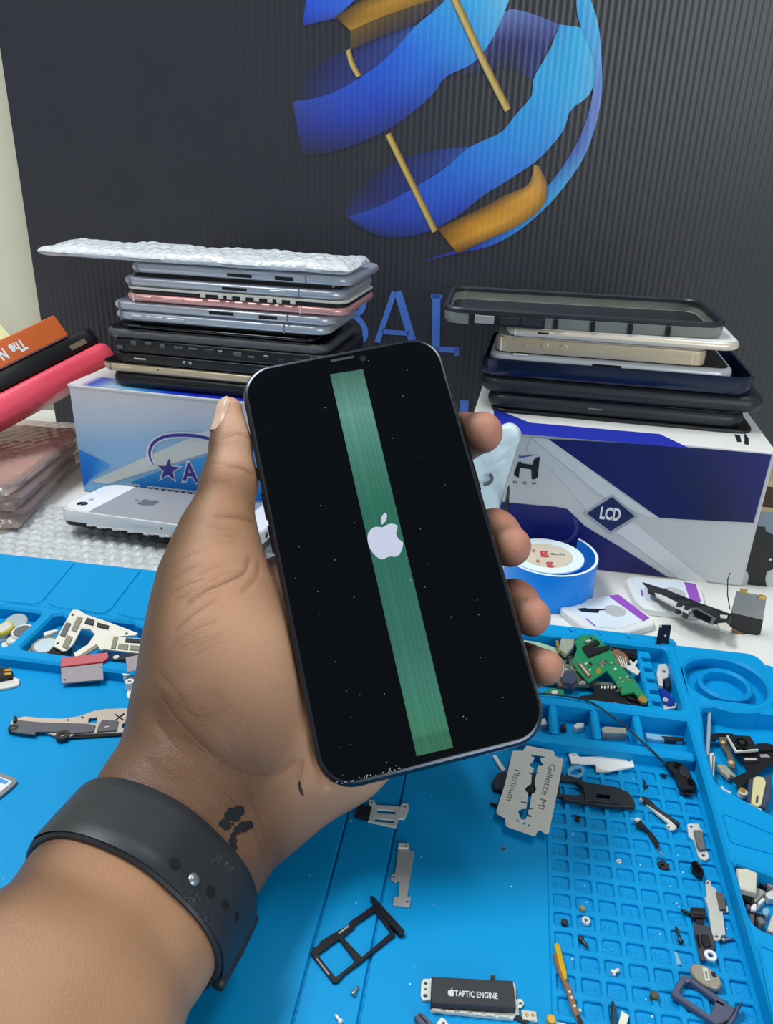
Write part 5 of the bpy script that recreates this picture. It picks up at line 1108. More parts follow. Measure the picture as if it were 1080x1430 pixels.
b = Bit('antenna_bar', 'black bar with a bright edge and screw lug lying aslant on the grid', 'phone part', (922, 1133), 0)
b.lay('black_bar', qJ([(285, 548), (340, 560), (410, 620), (440, 660), (560, 740), (700, 840), (690, 860), (600, 800), (460, 700), (300, 595)]), .0002, .0022, M_dk, (), .0003); b.lay('bright_edge', qJ([(258, 575), (280, 565), (470, 705), (640, 860), (660, 880), (640, 905), (570, 840), (400, 700)]), .0002, .0012, M_alu); b.lay('lug', qJ([(545, 870), (580, 835), (660, 880), (620, 915), (580, 912)]), .0002, .0010, M_alu, [qJ(ring(575, 885, 14))])
b = Bit('flex_strip', 'curled black flex strip with a tiny connector on the grid', 'cable', (905, 1170), 0)
b.lay('flex_film', qJ([(225, 815), (260, 800), (320, 870), (350, 900), (400, 950), (470, 1045), (470, 1100), (440, 1095), (390, 1030), (330, 920), (280, 890), (220, 880)]), .0002, .0008, M_flex); b.lay('connector', qJ([(200, 800), (230, 780), (275, 800), (240, 830)]), .0002, .0012, M_alu); b.wire('wire', [Z(*qJ([(x, y)])[0], .0006) for x, y in ((455, 1095), (480, 1150), (515, 1215))], .0002, M_steel)
b = Bit('clip_plate', 'tiny square dark clip with a hole in a grid cell', 'clip', (927, 1206), -.0009); b.lay('plate', qJ([(445, 1275), (500, 1230), (580, 1290), (575, 1330), (520, 1345)]), -.0008, .0006, M_dk, [qJ(ring(505, 1290, 20))])
b = Bit('shield_bracket', 'tin bracket with a grey foam pad near the right rim', 'bracket', (975, 1176), 0)
b.lay('plate', qJ([(772, 860), (800, 848), (850, 850), (865, 890), (900, 905), (935, 910), (960, 1100), (1005, 1180), (1010, 1220), (975, 1245), (920, 1230), (890, 1190), (850, 1030), (790, 980)]), .0002, .0010, M_alu, [qJ(ring(820, 880, 18)), qJ(ring(948, 1190, 20))]); b.lay('foam_pad', qJ([(845, 915), (930, 915), (975, 1125), (905, 1130), (885, 1090)]), .0010, .0022, M_grey, (), .0002); b.lay('clear_tab', qJ([(830, 850), (900, 850), (915, 912), (860, 900)]), .0003, .0008, M_bone)
b = Bit('rubber_plug', 'small shiny black rubber plug below the foam padded bracket', 'plug', (977, 1210), 0); b.lay('plug', qI([(45, 520), (75, 495), (120, 515), (165, 590), (175, 630), (160, 662), (120, 640), (60, 580)]), .0002, .0030, M_blkg, (), .0007); b.lay('groove', qI([(95, 530), (105, 525), (165, 600), (155, 608)]), .0029, .0033, M_dk)
b = Bit('shield_bracket', 'long pale bracket with dark pad lying by the right rim', 'bracket', (1000, 1275), 0)
b.lay('plate', qI([(185, 712), (215, 705), (240, 725), (245, 765), (290, 795), (330, 985), (352, 990), (385, 1255), (345, 1260), (335, 1295), (300, 1312), (262, 1300), (248, 1240), (205, 960), (178, 880), (195, 860), (186, 765)]), .0002, .0010, mat('pale_shield', (206, 208, 198), .4, .35), [qI(ring(210, 735, 14)), qI(ring(295, 1270, 18))]); b.lay('dark_pad', qI([(290, 815), (370, 840), (392, 1000), (330, 1000)]), .0009, .0018, mat('taupe_pad', (92, 86, 84), .6)); b.lay('tab', qI([(330, 1000), (390, 995), (390, 960), (405, 965), (415, 1022), (345, 1022)]), .0002, .0008, M_alu)
b = Bit('home_button', 'home button disc with its flex cable between bracket and grey tray', 'button', (985, 1360), 0)
b.lay('connector', qK([(250, 262), (400, 270), (400, 365), (250, 350)]), .0004, .0016, M_flex); b.lay('socket', qK([(275, 300), (385, 310), (385, 338), (275, 330)]), .0014, .0020, M_dsteel); b.lay('flex_neck', qK([(305, 355), (375, 362), (380, 440), (300, 435)]), .0002, .0006, M_flex)
b.lay('flex_body', qK([(280, 430), (440, 450), (480, 560), (495, 680), (420, 700), (405, 785), (350, 790), (330, 720), (300, 560)]), .0003, .0010, mat('dark_grey_film', (62, 62, 70), .4)); b.lay('chip', qK([(355, 530), (430, 540), (460, 640), (390, 650), (360, 600)]), .0009, .0020, M_flex, (), .0002); b.lay('chip', qK([(305, 540), (325, 535), (350, 655), (335, 660)]), .0009, .0016, M_blkg)
b.disc('white_ring', *qK([(450, 738)])[0], .0019, .0008, .0016, M_white, .0009); b.lay('disc', [tuple(p) for p in qK([(405+155*math.cos(t)*1.0+22*math.sin(t), 945+108*math.sin(t)+62*math.cos(t)) for t in np.linspace(0, 2*PI, 30)[:-1]])], .0005, .0022, mat('champagne_disc', (158, 152, 138), .4, .4), (), .0004); b.lay('raised_plate', qK([(365, 860), (420, 870), (450, 995), (395, 1000)]), .0021, .0026, M_bone, [qK([(390, 900), (415, 905), (425, 975), (405, 975)])]); b.lay('window', qK([(455, 900), (490, 905), (515, 955), (490, 965), (462, 945)]), .0021, .00235, M_blk)
b = Bit('sim_tray', 'grey blue SIM tray at the lower right of the grid', 'tray', (985, 1400), 0)
b.lay('tray_frame', qK([(150, 950), (190, 935), (255, 965), (580, 1180), (640, 1240), (700, 1250), (720, 1240), (640, 1385), (560, 1430), (500, 1430), (60, 1130), (65, 1105)]), .0003, .0020, M_slate, [qK([(205, 1000), (240, 1000), (500, 1190), (445, 1335), (150, 1130), (145, 1105)]), qK([(500, 1190), (570, 1235), (575, 1242), (505, 1200)])], .0003)
b.lay('tray_head', qK([(760, 1195), (775, 1205), (690, 1390), (620, 1480), (580, 1470), (690, 1300)]), .0003, .0034, M_slate, (), .0003)
b = Bit('flex_cable', 'amber and copper flex cable lying along the left of the grid', 'cable', (792, 1375), 0)
b.lay('amber_film', qN([(75, 220), (95, 203), (130, 220), (175, 400), (205, 520), (210, 590), (180, 600), (120, 430)]), .0003, .0012, mat('amber_film', (196, 160, 24), .3, var=.1, vscale=300)); b.lay('copper_film', qN([(60, 320), (95, 320), (180, 590), (240, 650), (330, 920), (345, 970), (395, 1080), (340, 1085), (270, 940), (185, 680), (130, 560), (80, 420)]), .0002, .0009, M_brown)
b.lay('black_end', qN([(315, 985), (350, 985), (400, 1090), (350, 1090)]), .0003, .0014, M_flex); 
for x, y in ((240, 730), (260, 790), (292, 880), (350, 925)): b.disc('solder_dot', *qN([(x, y)])[0], .0004, .0009, .0014, M_alu)
b = Bit('flex_strip', 'short dark strip beside a white label at the bottom of the grid', 'strip', (858, 1412), 0); b.lay('strip', qN([(690, 830), (715, 825), (735, 900), (720, 1080), (690, 1080), (700, 930)]), .0001, .0022, M_dsteel)
b = Bit('paper_label', 'short white paper label at the bottom of the grid', 'label', (870, 1418), 0); b.lay('label', qN([(800, 935), (880, 985), (850, 1090), (760, 1080)]), .0002, .0006, mat('cream_label', (226, 224, 200), .6))
b = Bit('gold_connector', 'gold coaxial connector at the bottom left of the grid', 'connector', (778, 1424), 0); b.disc('barrel', *qN([(40, 1020)])[0], .0013, .0001, .0030, M_gold); b.lay('pin', qN([(80, 1050), (190, 1070), (200, 1085), (60, 1090)]), .0002, .0012, M_bone)
b = Bit('connector_block', 'ribbed slate connector under the vibration motor at the lower edge', 'connector', (592, 1422), 0); qT = zq(560, 1390, 1080/140); b.lay('block', qT([(145, 225), (200, 180), (240, 190), (370, 320), (220, 330)]), .0002, .0024, M_slate, (), .0002); b.lay('groove', qT([(190, 205), (210, 200), (300, 300), (280, 305)]), .0023, .0026, M_blk)
b = Bit('lug_plate', 'small tin lug with a hole at the lower edge of the photo', 'lug', (618, 1426), 0); b.lay('lug', qT([(385, 300), (440, 230), (480, 260), (530, 330), (400, 340)]), .0002, .0010, M_alu, [qT(ring(460, 295, 18))])
# ---- screws: each its own
SG = 'loose screws and nuts on the mat'
def screw(label, x, y, ang, L=.0026, r=.0008, m=None, z=0.0):
    c = Z(x, y, z); t = thing('screw', label, 'screw', Matrix.Translation(Vector((c[0], c[1], z))) @ Matrix.Rotation(math.radians(ang), 4, 'Z'), SG)
    M0 = frame((-L/2, 0, r), (0, 1, 0), (0, 0, 1)); m = m or M_steel
    part('shank', xf(lathe([(r*.55, 0), (r*.6, L*.2), (r*.52, L*.4), (r*.6, L*.6), (r*.5, L*.85), (r*.3, L)], 10), M0), m, t, smooth=True); part('head', xf(lathe([(r*.9, -.0004), (r, -.0001), (r, .0003), (r*.6, .0005)], 14), M0), m, t, smooth='auto')
screw('tiny steel screw just under the black double SIM tray', 497, 1385, 60); screw('tiny bright screw at the lower edge left of the motor', 472, 1424, 130, m=M_alu)
screw('dark screw lying in a cell right of the amber cable', 816, 1320, -60, .0032, .0010, M_dsteel, -.0009); screw('bright T-shaped screw in a cell near the grid bottom', 860, 1359, 30, .0026, .001, M_alu, -.0009)
screw('long thin dark screw lying along a cell near the home button', 947, 1307, 88, .0052, .0009, M_dsteel, -.0009); screw('dark screw in a cell below the camera module', 900, 1096, 85, .0040, .0009, M_dsteel, -.0009); screw('black screw poking out left of the razor blade', 689, 1126, 160, .0026, .0009, M_blk); screw('black screw behind the long white bracket', 838, 1046, 100, .0030, .0009, M_blk)
screw('forked steel screw at the foot of the long pale bracket', 1016, 1314, 10, .0036, .0008, M_steel, -.0009); screw('dark screw touching the home button connector', 958, 1277, 150, .0034, .0010, M_blk)
def nut(label, x, y, r, h, m, hole=True, z=-.0009):
    b_ = Bit('nut', label, 'nut', (x, y), z, SG); b_.disc('collar', x, y, r, z+.0001, z+h, m, r*.45 if hole else 0, 12, .0002); return b_
nut('small round steel standoff in an upper grid cell', 814, 1267, .0010, .0022, mat('dull_brass', (150, 150, 120), .4, .5), False); nut('ring shaped steel nut in a grid cell above the dark screw', 819, 1284, .0014, .0014, M_alu); nut('grey lump of a nut in the second grid column', 789, 1286, .0011, .0014, M_dsteel, False)
nut('dark olive nut in a cell left of the grey tray', 915, 1388, .0013, .0020, mat('olive_brass', (84, 88, 70), .5, .4), False); nut('tiny bright ring in the middle of the grid', 865, 1202, .0009, .0010, M_alu); nut('tiny dark nut under the speaker bracket', 808, 1141, .0011, .0016, M_dsteel); nut('tiny dark nut near the camera module', 928, 1082, .0009, .0012, M_dsteel); nut('tiny nut on the plain mat below the razor blade', 705, 1184, .0007, .0008, M_steel, True, 0.0)
gs = []; 
for k in range(150):
    if k < 105: u_, v_, z_ = random.uniform(.033, .089), random.uniform(.150, .258), -.00105
    else: u_, v_, z_ = random.uniform(-.20, .028), random.uniform(.145, .262), .0001
    p = mxy(u_, v_, z_); r_ = random.uniform(.00012, .00042); n_ = random.randint(3, 5); a0 = random.uniform(0, 6); gs.append(mv(prism([(r_*random.uniform(.6, 1.4)*math.cos(a0+2*PI*i/n_), r_*random.uniform(.6, 1.4)*math.sin(a0+2*PI*i/n_)) for i in range(n_)], 0, .00018), p[0], p[1], p[2]))
tag(put('solder_crumbs', mesh('solder_crumbs', join(*gs)), mat('pale_crumb', (190, 222, 236), .4), None), 'pale crumbs of solder and plastic scattered over the mat', 'debris', kind='stuff')
b = Bit('clear_film', 'crinkled scrap of clear film in a cell left of the home button', 'film', (945, 1338), -.0009); b.lay('film', qS([(592, 575), (625, 568), (640, 600), (648, 630), (615, 628), (598, 605)]), -.0008, -.0002, mat('film_clear', (150, 206, 232), .15, trans=.3))

# ---- left half of the mat
b = Bit('board_shield', 'long slate grey motherboard plate lying left of the wrist', 'phone part', (110, 1008), 0)
b.lay('tin_plate', qG([(70, 290), (100, 262), (170, 246), (270, 256), (420, 262), (540, 246), (575, 234), (640, 210), (720, 196), (1010, 186), (1060, 200), (1000, 330), (960, 350), (700, 362), (520, 366), (470, 390), (420, 398), (395, 385), (300, 350), (120, 355)]), .0008, .0016, mat('champagne_tin', (204, 190, 176), .4, .35, var=.05), [qG([(610, 258), (668, 252), (660, 296), (604, 292)]), qG([(836, 300), (870, 276), (915, 276), (938, 300), (920, 334), (870, 340), (838, 326)]), qG(ring(465, 272, 8)), qG(ring(565, 254, 10))])
b.lay('slate_cover', qG([(62, 320), (130, 272), (270, 286), (420, 290), (600, 296), (655, 306), (640, 350), (500, 362), (372, 352), (245, 352), (240, 372), (130, 360), (80, 350)]), .0016, .0022, mat('slate_cover', (92, 94, 100), .5, .2)); b.lay('slate_cover', qG([(700, 268), (812, 276), (800, 344), (664, 352), (672, 318)]), .0016, .0022, MATS['slate_cover'], [qG([(712, 306), (744, 300), (752, 316), (716, 324)])])
b.disc('screw_lug', *qG([(428, 372)])[0], .0028, .0004, .0024, M_dsteel, .0010); b.disc('screw_lug', *qG([(88, 322)])[0], .0020, .0004, .0024, M_dsteel, .0008); b.lay('under_edge', qG([(370, 352), (880, 350), (900, 372), (520, 396), (400, 396)]), .0002, .0009, M_blk)
for P in (qG([(790, 226), (850, 268), (842, 274), (784, 232)]), qG([(848, 222), (856, 230), (798, 272), (790, 268)])): b.lay('cross_mark', P, .0016, .0018, M_blk)
b.lay('hook', qG([(95, 246), (112, 240), (118, 262), (108, 280), (88, 284)]), .0010, .0030, M_blk)
b = Bit('memory_card', 'blue printed memory card at the left edge of the photo', 'card', (5, 1096), 0)
b.lay('card_body', qG([(-80, 640), (15, 636), (90, 662), (120, 690), (95, 720), (0, 800), (-80, 820)]), .0002, .0012, mat('grey_card', (126, 130, 134), .45)); b.lay('printed_face', qG([(-80, 660), (0, 660), (84, 690), (60, 716), (0, 765), (-80, 790)]), .0012, .0014, M_white); b.lay('blue_print', qG([(-60, 672), (0, 668), (60, 690), (40, 712), (-10, 700), (-60, 730)]), .0014, .0015, mat('sky_print', (70, 150, 210), .4))
b = Bit('connector_block', 'black connector with gold contacts at the left edge of the mat', 'connector', (6, 935), 0)
b.lay('block', qF([(-60, 450), (60, 450), (88, 480), (80, 510), (0, 530), (-60, 530)]), .0003, .0030, M_blk, (), .0003)
for y in (462, 488): b.lay('gold_contact', qF([(30, y), (76, y-4), (80, y+12), (30, y+14)]), .0030, .0034, M_gold)
b = Bit('shield_bracket', 'grey striped bracket below the black gold-contact connector', 'bracket', (10, 957), 0); b.lay('plate', qF([(-80, 520), (80, 510), (135, 530), (130, 570), (60, 590), (-80, 610)]), .0002, .0012, M_alu, (), .0002); b.lay('dark_stripe', qF([(-80, 536), (90, 520), (88, 534), (-80, 556)]), .0012, .0015, M_dk)
# parts tray on the left
SH = 'shield plates heaped in the left tray'
b = Bit('shield_plate', 'white shield plate with grey pads tilted across the left tray', 'shield', (110, 885), .006, SH, (.10, .22))
P = qF([(500, 86), (545, 90), (600, 120), (720, 160), (830, 200), (950, 245), (930, 256), (820, 252), (735, 250), (720, 305), (700, 320), (660, 300), (560, 330), (510, 345), (500, 320), (600, 280), (650, 230), (620, 200), (560, 190), (500, 270), (450, 302), (425, 304), (360, 270), (366, 250)])
b.lay('plate', P, .0062, .0070, mat('white_shield', (214, 212, 200), .4, .2))
for Q, m in ((qF([(455, 148), (488, 156), (440, 226), (408, 212)]), M_grey), (qF([(535, 122), (570, 132), (520, 204), (488, 190)]), mat('olive_pad', (138, 134, 118), .7)), (qF([(458, 216), (496, 230), (455, 290), (420, 276)]), MATS['olive_pad']), (qF([(600, 132), (652, 150), (640, 178), (582, 160)]), M_dk), (qF([(672, 164), (752, 188), (742, 206), (664, 186)]), M_flex), (qF([(545, 330), (660, 280), (676, 296), (560, 342)]), MATS['olive_pad'])): b.lay('pad', Q, .0070, .0076, m)
for x, y in ((503, 112), (390, 258), (870, 240)): b.disc('rivet_hole', *qF([(x, y)])[0], .0007, .0070, .0072, M_dsteel)
b = Bit('shield_plate', 'ivory shield plate with window pads resting on the left tray rim', 'shield', (178, 905), .0072, SH, (.0, .12))
b.lay('plate', qF([(735, 236), (800, 240), (860, 256), (1060, 266), (1080, 300), (1060, 345), (980, 350), (705, 322)]), .0072, .0080, mat('ivory_shield', (222, 222, 206), .4, .2))
for Q, m in ((qF([(780, 246), (812, 250), (790, 318), (760, 314)]), MATS['olive_pad']), (qF([(865, 256), (1060, 270), (1050, 292), (858, 280)]), M_dk), (qF([(815, 290), (880, 296), (874, 326), (806, 318)]), MATS['olive_pad']), (qF([(895, 298), (990, 306), (984, 332), (886, 326)]), MATS['olive_pad'])): b.lay('pad', Q, .0080, .0085, m)
b = Bit('shield_plate', 'mauve tin plate with red print hanging over the left tray rim', 'shield', (118, 920), .0062, SH, (0, .35)); b.lay('plate', qF([(412, 405), (704, 396), (702, 484), (415, 500)]), .0066, .0073, M_mauve, [qF(ring(436, 484, 6))]); b.lay('red_film', qF([(416, 378), (740, 356), (745, 380), (704, 400), (412, 420)]), .0068, .0080, M_red_, (), .0002)
b = Bit('shield_plate', 'dark edged shield plate under the ivory plate in the left tray', 'shield', (165, 915), .0055, SH); b.lay('plate', qF([(760, 366), (1040, 340), (1060, 372), (900, 392), (770, 398)]), .0056, .0068, M_dk); b.disc('rivet', *qF([(796, 378)])[0], .0014, .0066, .0072, M_alu)
b = Bit('shield_plate', 'grey mauve plate standing over the left tray rim by the wrist', 'shield', (188, 925), .0062, SH, (0, .3)); b.lay('plate', qF([(862, 388), (978, 372), (984, 440), (870, 460)]), .0066, .0074, M_mauve, [qF(ring(955, 440, 6))])
b = Bit('charging_block', 'slate block with two white screw lugs beside the wrist', 'phone part', (195, 945), 0, None); b.lay('block', qF([(880, 480), (1060, 440), (1080, 540), (900, 555), (868, 520)]), .0003, .0040, mat('slate_block', (78, 82, 94), .4), (), .0003); b.disc('lug', *qF([(872, 488)])[0], .0020, .0010, .0046, M_white, .0008); b.disc('lug', *qF([(888, 545)])[0], .0020, .0010, .0046, M_white, .0008); b.lay('pale_edge', qF([(960, 440), (1040, 410), (1060, 440), (980, 462)]), .0030, .0044, M_alu)
b = Bit('nano_card', 'white and blue chip card between block and long plate by the wrist', 'card', (195, 966), 0); b.lay('card_body', qG([(880, 46), (1050, 36), (1060, 112), (890, 126), (868, 108)]), .0001, .0009, M_white, (), .0001, .0006); b.lay('blue_print', qG([(905, 66), (1040, 56), (1044, 88), (915, 100)]), .0009, .0010, mat('pale_blue_print', (130, 180, 220), .4))
# coin shaped parts in the left tray bins
CG = 'coin-like parts in the left tray bins'
def coin(label, x, y, r, z0, h, m, m2=None, slope=(0, 0)):
    b_ = Bit('coin_part', label, 'coin part', (x, y), z0, CG, slope); b_.disc('case', x, y, r, z0+.0001, z0+h, m, 0, 22, .0004)
    if m2: b_.disc('face', x, y, r*.78, z0+h, z0+h+.0003, m2, 0, 20)
M_glassc = mat('clear_acrylic', (206, 220, 214), .12, trans=.5, ior=1.3); M_yel = mat('yellow_film', (206, 190, 40), .35)
coin('round clear acrylic disc at the back of the first left bin', 21, 867, .0058, .004, .0016, M_glassc, None, (0, .3)); coin('dark grey round motor in the first left bin', 31, 880, .0054, .003, .0022, M_alu, mat('grey_face', (96, 98, 104), .45), (.05, .1)); coin('yellow taped round part in the first left bin', 5, 876, .0048, .003, .0020, M_yel, M_bone, (.2, .1)); coin('pale steel round part low in the first left bin', 22, 892, .0044, .001, .0018, M_bone, M_alu)
coin('large silver round motor in the second left bin', 64, 900, .0070, .0005, .0024, M_steel, mat('pale_blue_face', (198, 214, 224), .35, .2), (0, .06)); coin('dark round part beside the silver motor in the second bin', 83, 907, .0056, .0004, .0022, M_dk, M_blkg)
b = Bit('clip_plate', 'curved steel clip behind the white shield plate in the second bin', 'clip', (70, 880), .003, None, (.1, .1)); b.lay('clip', qQ([(590, 370), (620, 350), (780, 330), (800, 350), (660, 390), (600, 405)]), .0030, .0048, M_alu, (), .0003)
for k, (x, y, m, lb) in enumerate(((8, 900, M_alu, 'bright tin scrap at the left end of the first bin'), (16, 905, M_steel, 'grey tin scrap near the front of the first bin'), (3, 888, M_white, 'white plastic scrap in the first left bin'), (44, 908, M_glassc, 'clear plastic scrap at the front of the second bin'), (88, 912, M_bone, 'pale scrap in front of the dark round part'))):
    b = Bit('metal_scrap', lb, 'scrap', (x, y), -.001, 'scraps in the left tray bins', (.1, .1)); b.lay('scrap', [(x-7, y-2), (x+2, y-5), (x+8, y-1), (x+4, y+4), (x-5, y+4)], -.0009, .0012, m)

# ---- right tray
PG = 'salvaged parts heaped in the right tray'
b = Bit('circuit_board', 'bright green zigzag circuit board on top of the right tray heap', 'circuit board', (848, 925), .006, PG, (.02, .10))
b.lay('board', qE([(345, 150), (440, 150), (485, 185), (560, 250), (610, 330), (730, 430), (755, 470), (812, 528), (800, 555), (770, 545), (720, 500), (640, 510), (590, 430), (530, 365), (410, 435), (330, 360), (295, 310), (325, 230), (310, 190)]), .0060, .0070, M_pcb)
b.lay('black_chip', qE([(358, 218), (460, 178), (480, 195), (430, 215), (440, 225), (550, 210), (545, 228), (405, 275)]), .0070, .0084, M_flex, (), .0002); b.lay('socket', qE([(330, 318), (350, 308), (428, 388), (405, 400)]), .0070, .0080, M_brown); b.lay('socket', qE([(345, 322), (352, 318), (415, 386), (408, 390)]), .0080, .0083, M_bone)
b.lay('grey_chip', qE([(470, 312), (510, 300), (525, 322), (485, 336)]), .0070, .0078, M_steel); b.lay('gold_pad', qE([(455, 355), (485, 345), (495, 375), (465, 385)]), .0070, .0073, M_gold); b.lay('antenna_tip', qE([(750, 530), (775, 510), (818, 540), (805, 562), (775, 555)]), .0070, .0084, M_gold, (), .0002)
for k in range(34):
    x, y = random.choice([(random.uniform(350, 460), random.uniform(290, 380)), (random.uniform(480, 590), random.uniform(260, 350)), (random.uniform(600, 720), random.uniform(400, 480)), (random.uniform(345, 440), random.uniform(160, 200))]); r_ = random.uniform(5, 11); b.lay('component', qE([(x, y), (x+r_*1.6, y+r_*.3), (x+r_*1.4, y+r_), (x-r_*.2, y+r_*.8)]), .0070, .0076, random.choice([M_bone, M_dk, M_steel, M_gold]), (), 0)
b = Bit('circuit_board', 'small green board corner at the front left of the right tray', 'circuit board', (772, 963), .001, PG, (.0, .15)); b.lay('board', qE([(95, 515), (150, 490), (235, 500), (238, 530), (200, 545), (110, 530)]), .0030, .0040, M_pcb); b.lay('component', qE([(150, 505), (190, 500), (195, 520), (155, 525)]), .0040, .0048, M_alu)
b = Bit('camera_board', 'black camera board with white marks under the green board', 'camera', (850, 970), .0005, PG, (0, .05)); b.lay('board', qE([(430, 470), (560, 480), (660, 510), (665, 600), (600, 596), (350, 570), (340, 545), (450, 530)]), .0020, .0034, M_flex, (), .0002)
for k in range(5): b.lay('white_mark', qE([(490+k*22, 482), (500+k*22, 482), (498+k*22, 496+4*(k % 2)), (488+k*22, 496)]), .0034, .0036, M_white, (), 0)
for k in range(6): b.lay('white_mark', qE([(480+k*21, 590), (492+k*21, 591), (492+k*21, 598), (480+k*21, 597)]), .0034, .0036, M_white, (), 0)
b = Bit('camera_module', 'black round camera lens under the gold antenna tip', 'camera', (884, 972), -.001, PG); b.disc('barrel', *qE([(715, 555)])[0], .0060, -.0009, .0030, M_blk, 0, 24, .0006); b.disc('lens', *qE([(712, 552)])[0], .0034, .0030, .0040, M_blkg, .0014, 20); b.lay('mount', qE([(655, 590), (780, 570), (800, 600), (680, 605)]), -.0009, .0018, M_dk)
b = Bit('ribbon_cable', 'brown ribbon cable folded at the back of the right tray', 'cable', (872, 918), .002, PG, (.1, .1)); b.lay('ribbon', qE([(560, 235), (600, 225), (660, 260), (690, 300), (655, 345), (610, 320)]), .0040, .0052, M_brown); 
for k in range(4): b.lay('conductor', qE([(600+k*18, 262+k*6), (606+k*18, 262+k*6), (640+k*12, 330+k*2), (634+k*12, 332+k*2)]), .0052, .0055, M_bone, (), 0)
b = Bit('shield_bracket', 'bright cross-shaped bracket beside the comb in the right tray', 'bracket', (885, 930), .003, PG, (0, .1)); b.lay('plate', qE([(690, 300), (712, 320), (735, 300), (740, 315), (722, 335), (760, 370), (745, 392), (700, 372), (650, 340), (700, 335), (685, 312)]), .0044, .0052, M_alu)
b = Bit('speaker_part', 'dark speaker strip at the back rim of the right tray', 'speaker', (868, 905), .0, PG); b.lay('strip', qE([(540, 175), (700, 190), (750, 250), (740, 270), (600, 240), (540, 215)]), .0020, .0048, M_blk, (), .0004); b.lay('label', qE([(540, 165), (700, 172), (705, 186), (540, 180)]), .0040, .0054, M_dsteel); b.disc('screw_hole', *qE([(705, 268)])[0], .0020, .0042, .0054, M_blk, .0009)
b = Bit('connector_block', 'beige and grey connector block at the back of the green board', 'connector', (790, 900), .001, PG); b.lay('block', qE([(220, 140), (315, 155), (300, 215), (250, 260), (200, 220)]), .0040, .0066, mat('grey_beige', (150, 154, 140), .5, var=.3, vscale=600), (), .0004); 
for k in range(6): b.lay('contact', qE([(178+k*3, 170+k*13), (196+k*3, 168+k*13), (198+k*3, 176+k*13), (180+k*3, 180+k*13)]), .0050, .0062, M_gold, (), 0)
b = Bit('speaker_part', 'grey metal speaker left of the green board, behind the little finger', 'speaker', (790, 940), .000, PG); b.lay('case', qE([(215, 380), (300, 370), (330, 420), (300, 460), (230, 450)]), .0020, .0056, mat('slate_case', (74, 84, 104), .35, .3), (), .0006); b.lay('clip', qE([(190, 455), (300, 470), (320, 460), (310, 485), (200, 478)]), .0020, .0034, M_brown)
b = Bit('circuit_board', 'pale green board edge behind the little fingertip', 'circuit board', (755, 900), .001, PG, (0, .1)); b.lay('board', qE([(-60, 160), (60, 175), (180, 210), (200, 260), (60, 240), (-60, 240)]), .0040, .0052, mat('pale_green_board', (150, 176, 150), .45, var=.25, vscale=500))
b = Bit('circuit_board', 'speckled grey board lying beneath the green board', 'circuit board', (805, 945), -.0005, PG); b.lay('board', qE([(60, 240), (330, 260), (420, 440), (640, 470), (640, 500), (440, 480), (250, 470), (60, 440)]), .0008, .0022, mat('speckled_board', (96, 112, 96), .5, var=.5, vscale=700)); 
for k in range(26): x, y = random.uniform(240, 420), random.uniform(270, 460); r_ = random.uniform(6, 13); b.lay('component', qE([(x, y), (x+r_*1.6, y+r_*.3), (x+r_*1.4, y+r_), (x-r_*.2, y+r_*.8)]), .0022, .0032, random.choice([M_bone, M_dk, M_alu, M_gold]), (), 0)
# comb bin at the right of the tray
b = Bit('flex_bracket', 'tall black bracket standing up in the comb bin', 'bracket', (930, 920), -.001)
ff = Face(Z(931, 927, .0), mx_.tolist()+[0] if False else np.array([mx_[0], mx_[1], 0]), np.array([my_[0], my_[1], 0])); I0 = frame(b.c, ff.ex, UPZ).inverted()
def stand(b_, name, P, d0, d1, m):                     # an upright plate facing the viewer
    pts = [I0 @ Vector(ff.p(x, y, 0)) for x, y in P]; g = prism([(p.x, p.y) for p in pts], d0, d1, .0001); part(name, xf(g, frame(b_.c, ff.ex, UPZ)), m, b_.t, world=True)
stand(b, 'upright_plate', qE([(905, 108), (985, 110), (962, 272), (882, 262), (885, 200)]), -.0004, .0004, M_flex); stand(b, 'white_tip', qE([(898, 98), (918, 98), (916, 120), (898, 116)]), .0004, .0010, M_white); stand(b, 'screw_eye', qE(ring(942, 178, 8)), .0004, .0009, M_alu); stand(b, 'foot', qE([(850, 240), (905, 205), (910, 240), (900, 330), (870, 340), (862, 300)]), .0004, .0020, M_blk); stand(b, 'eyelet', qE(ring(876, 288, 16)), .0020, .0026, M_dsteel)
b = Bit('clip_plate', 'silver curved clip in the middle of the comb bin', 'clip', (925, 938), -.001); b.lay('clip', qE([(885, 330), (935, 325), (960, 370), (950, 420), (915, 430), (915, 480), (885, 470), (872, 390)]), .0008, .0030, M_alu, [qE(ring(925, 378, 14))], .0003); b.lay('dark_foot', qE([(925, 430), (960, 425), (965, 480), (935, 500)]), .0005, .0022, M_dk)
b = Bit('coil_part', 'blue enamelled coil at the front of the comb bin', 'coil', (932, 970), -.001); b.lay('coil', qE([(890, 490), (940, 500), (985, 560), (1000, 600), (960, 610), (930, 600), (910, 540)]), .0004, .0028, M_blueb, (), .0006); b.lay('bright_end', qE([(915, 610), (960, 590), (1010, 600), (1000, 630), (920, 642)]), .0002, .0016, M_alu); b.disc('eyelet', *qE([(932, 572)])[0], .0012, .0026, .0034, M_alu, .0005)
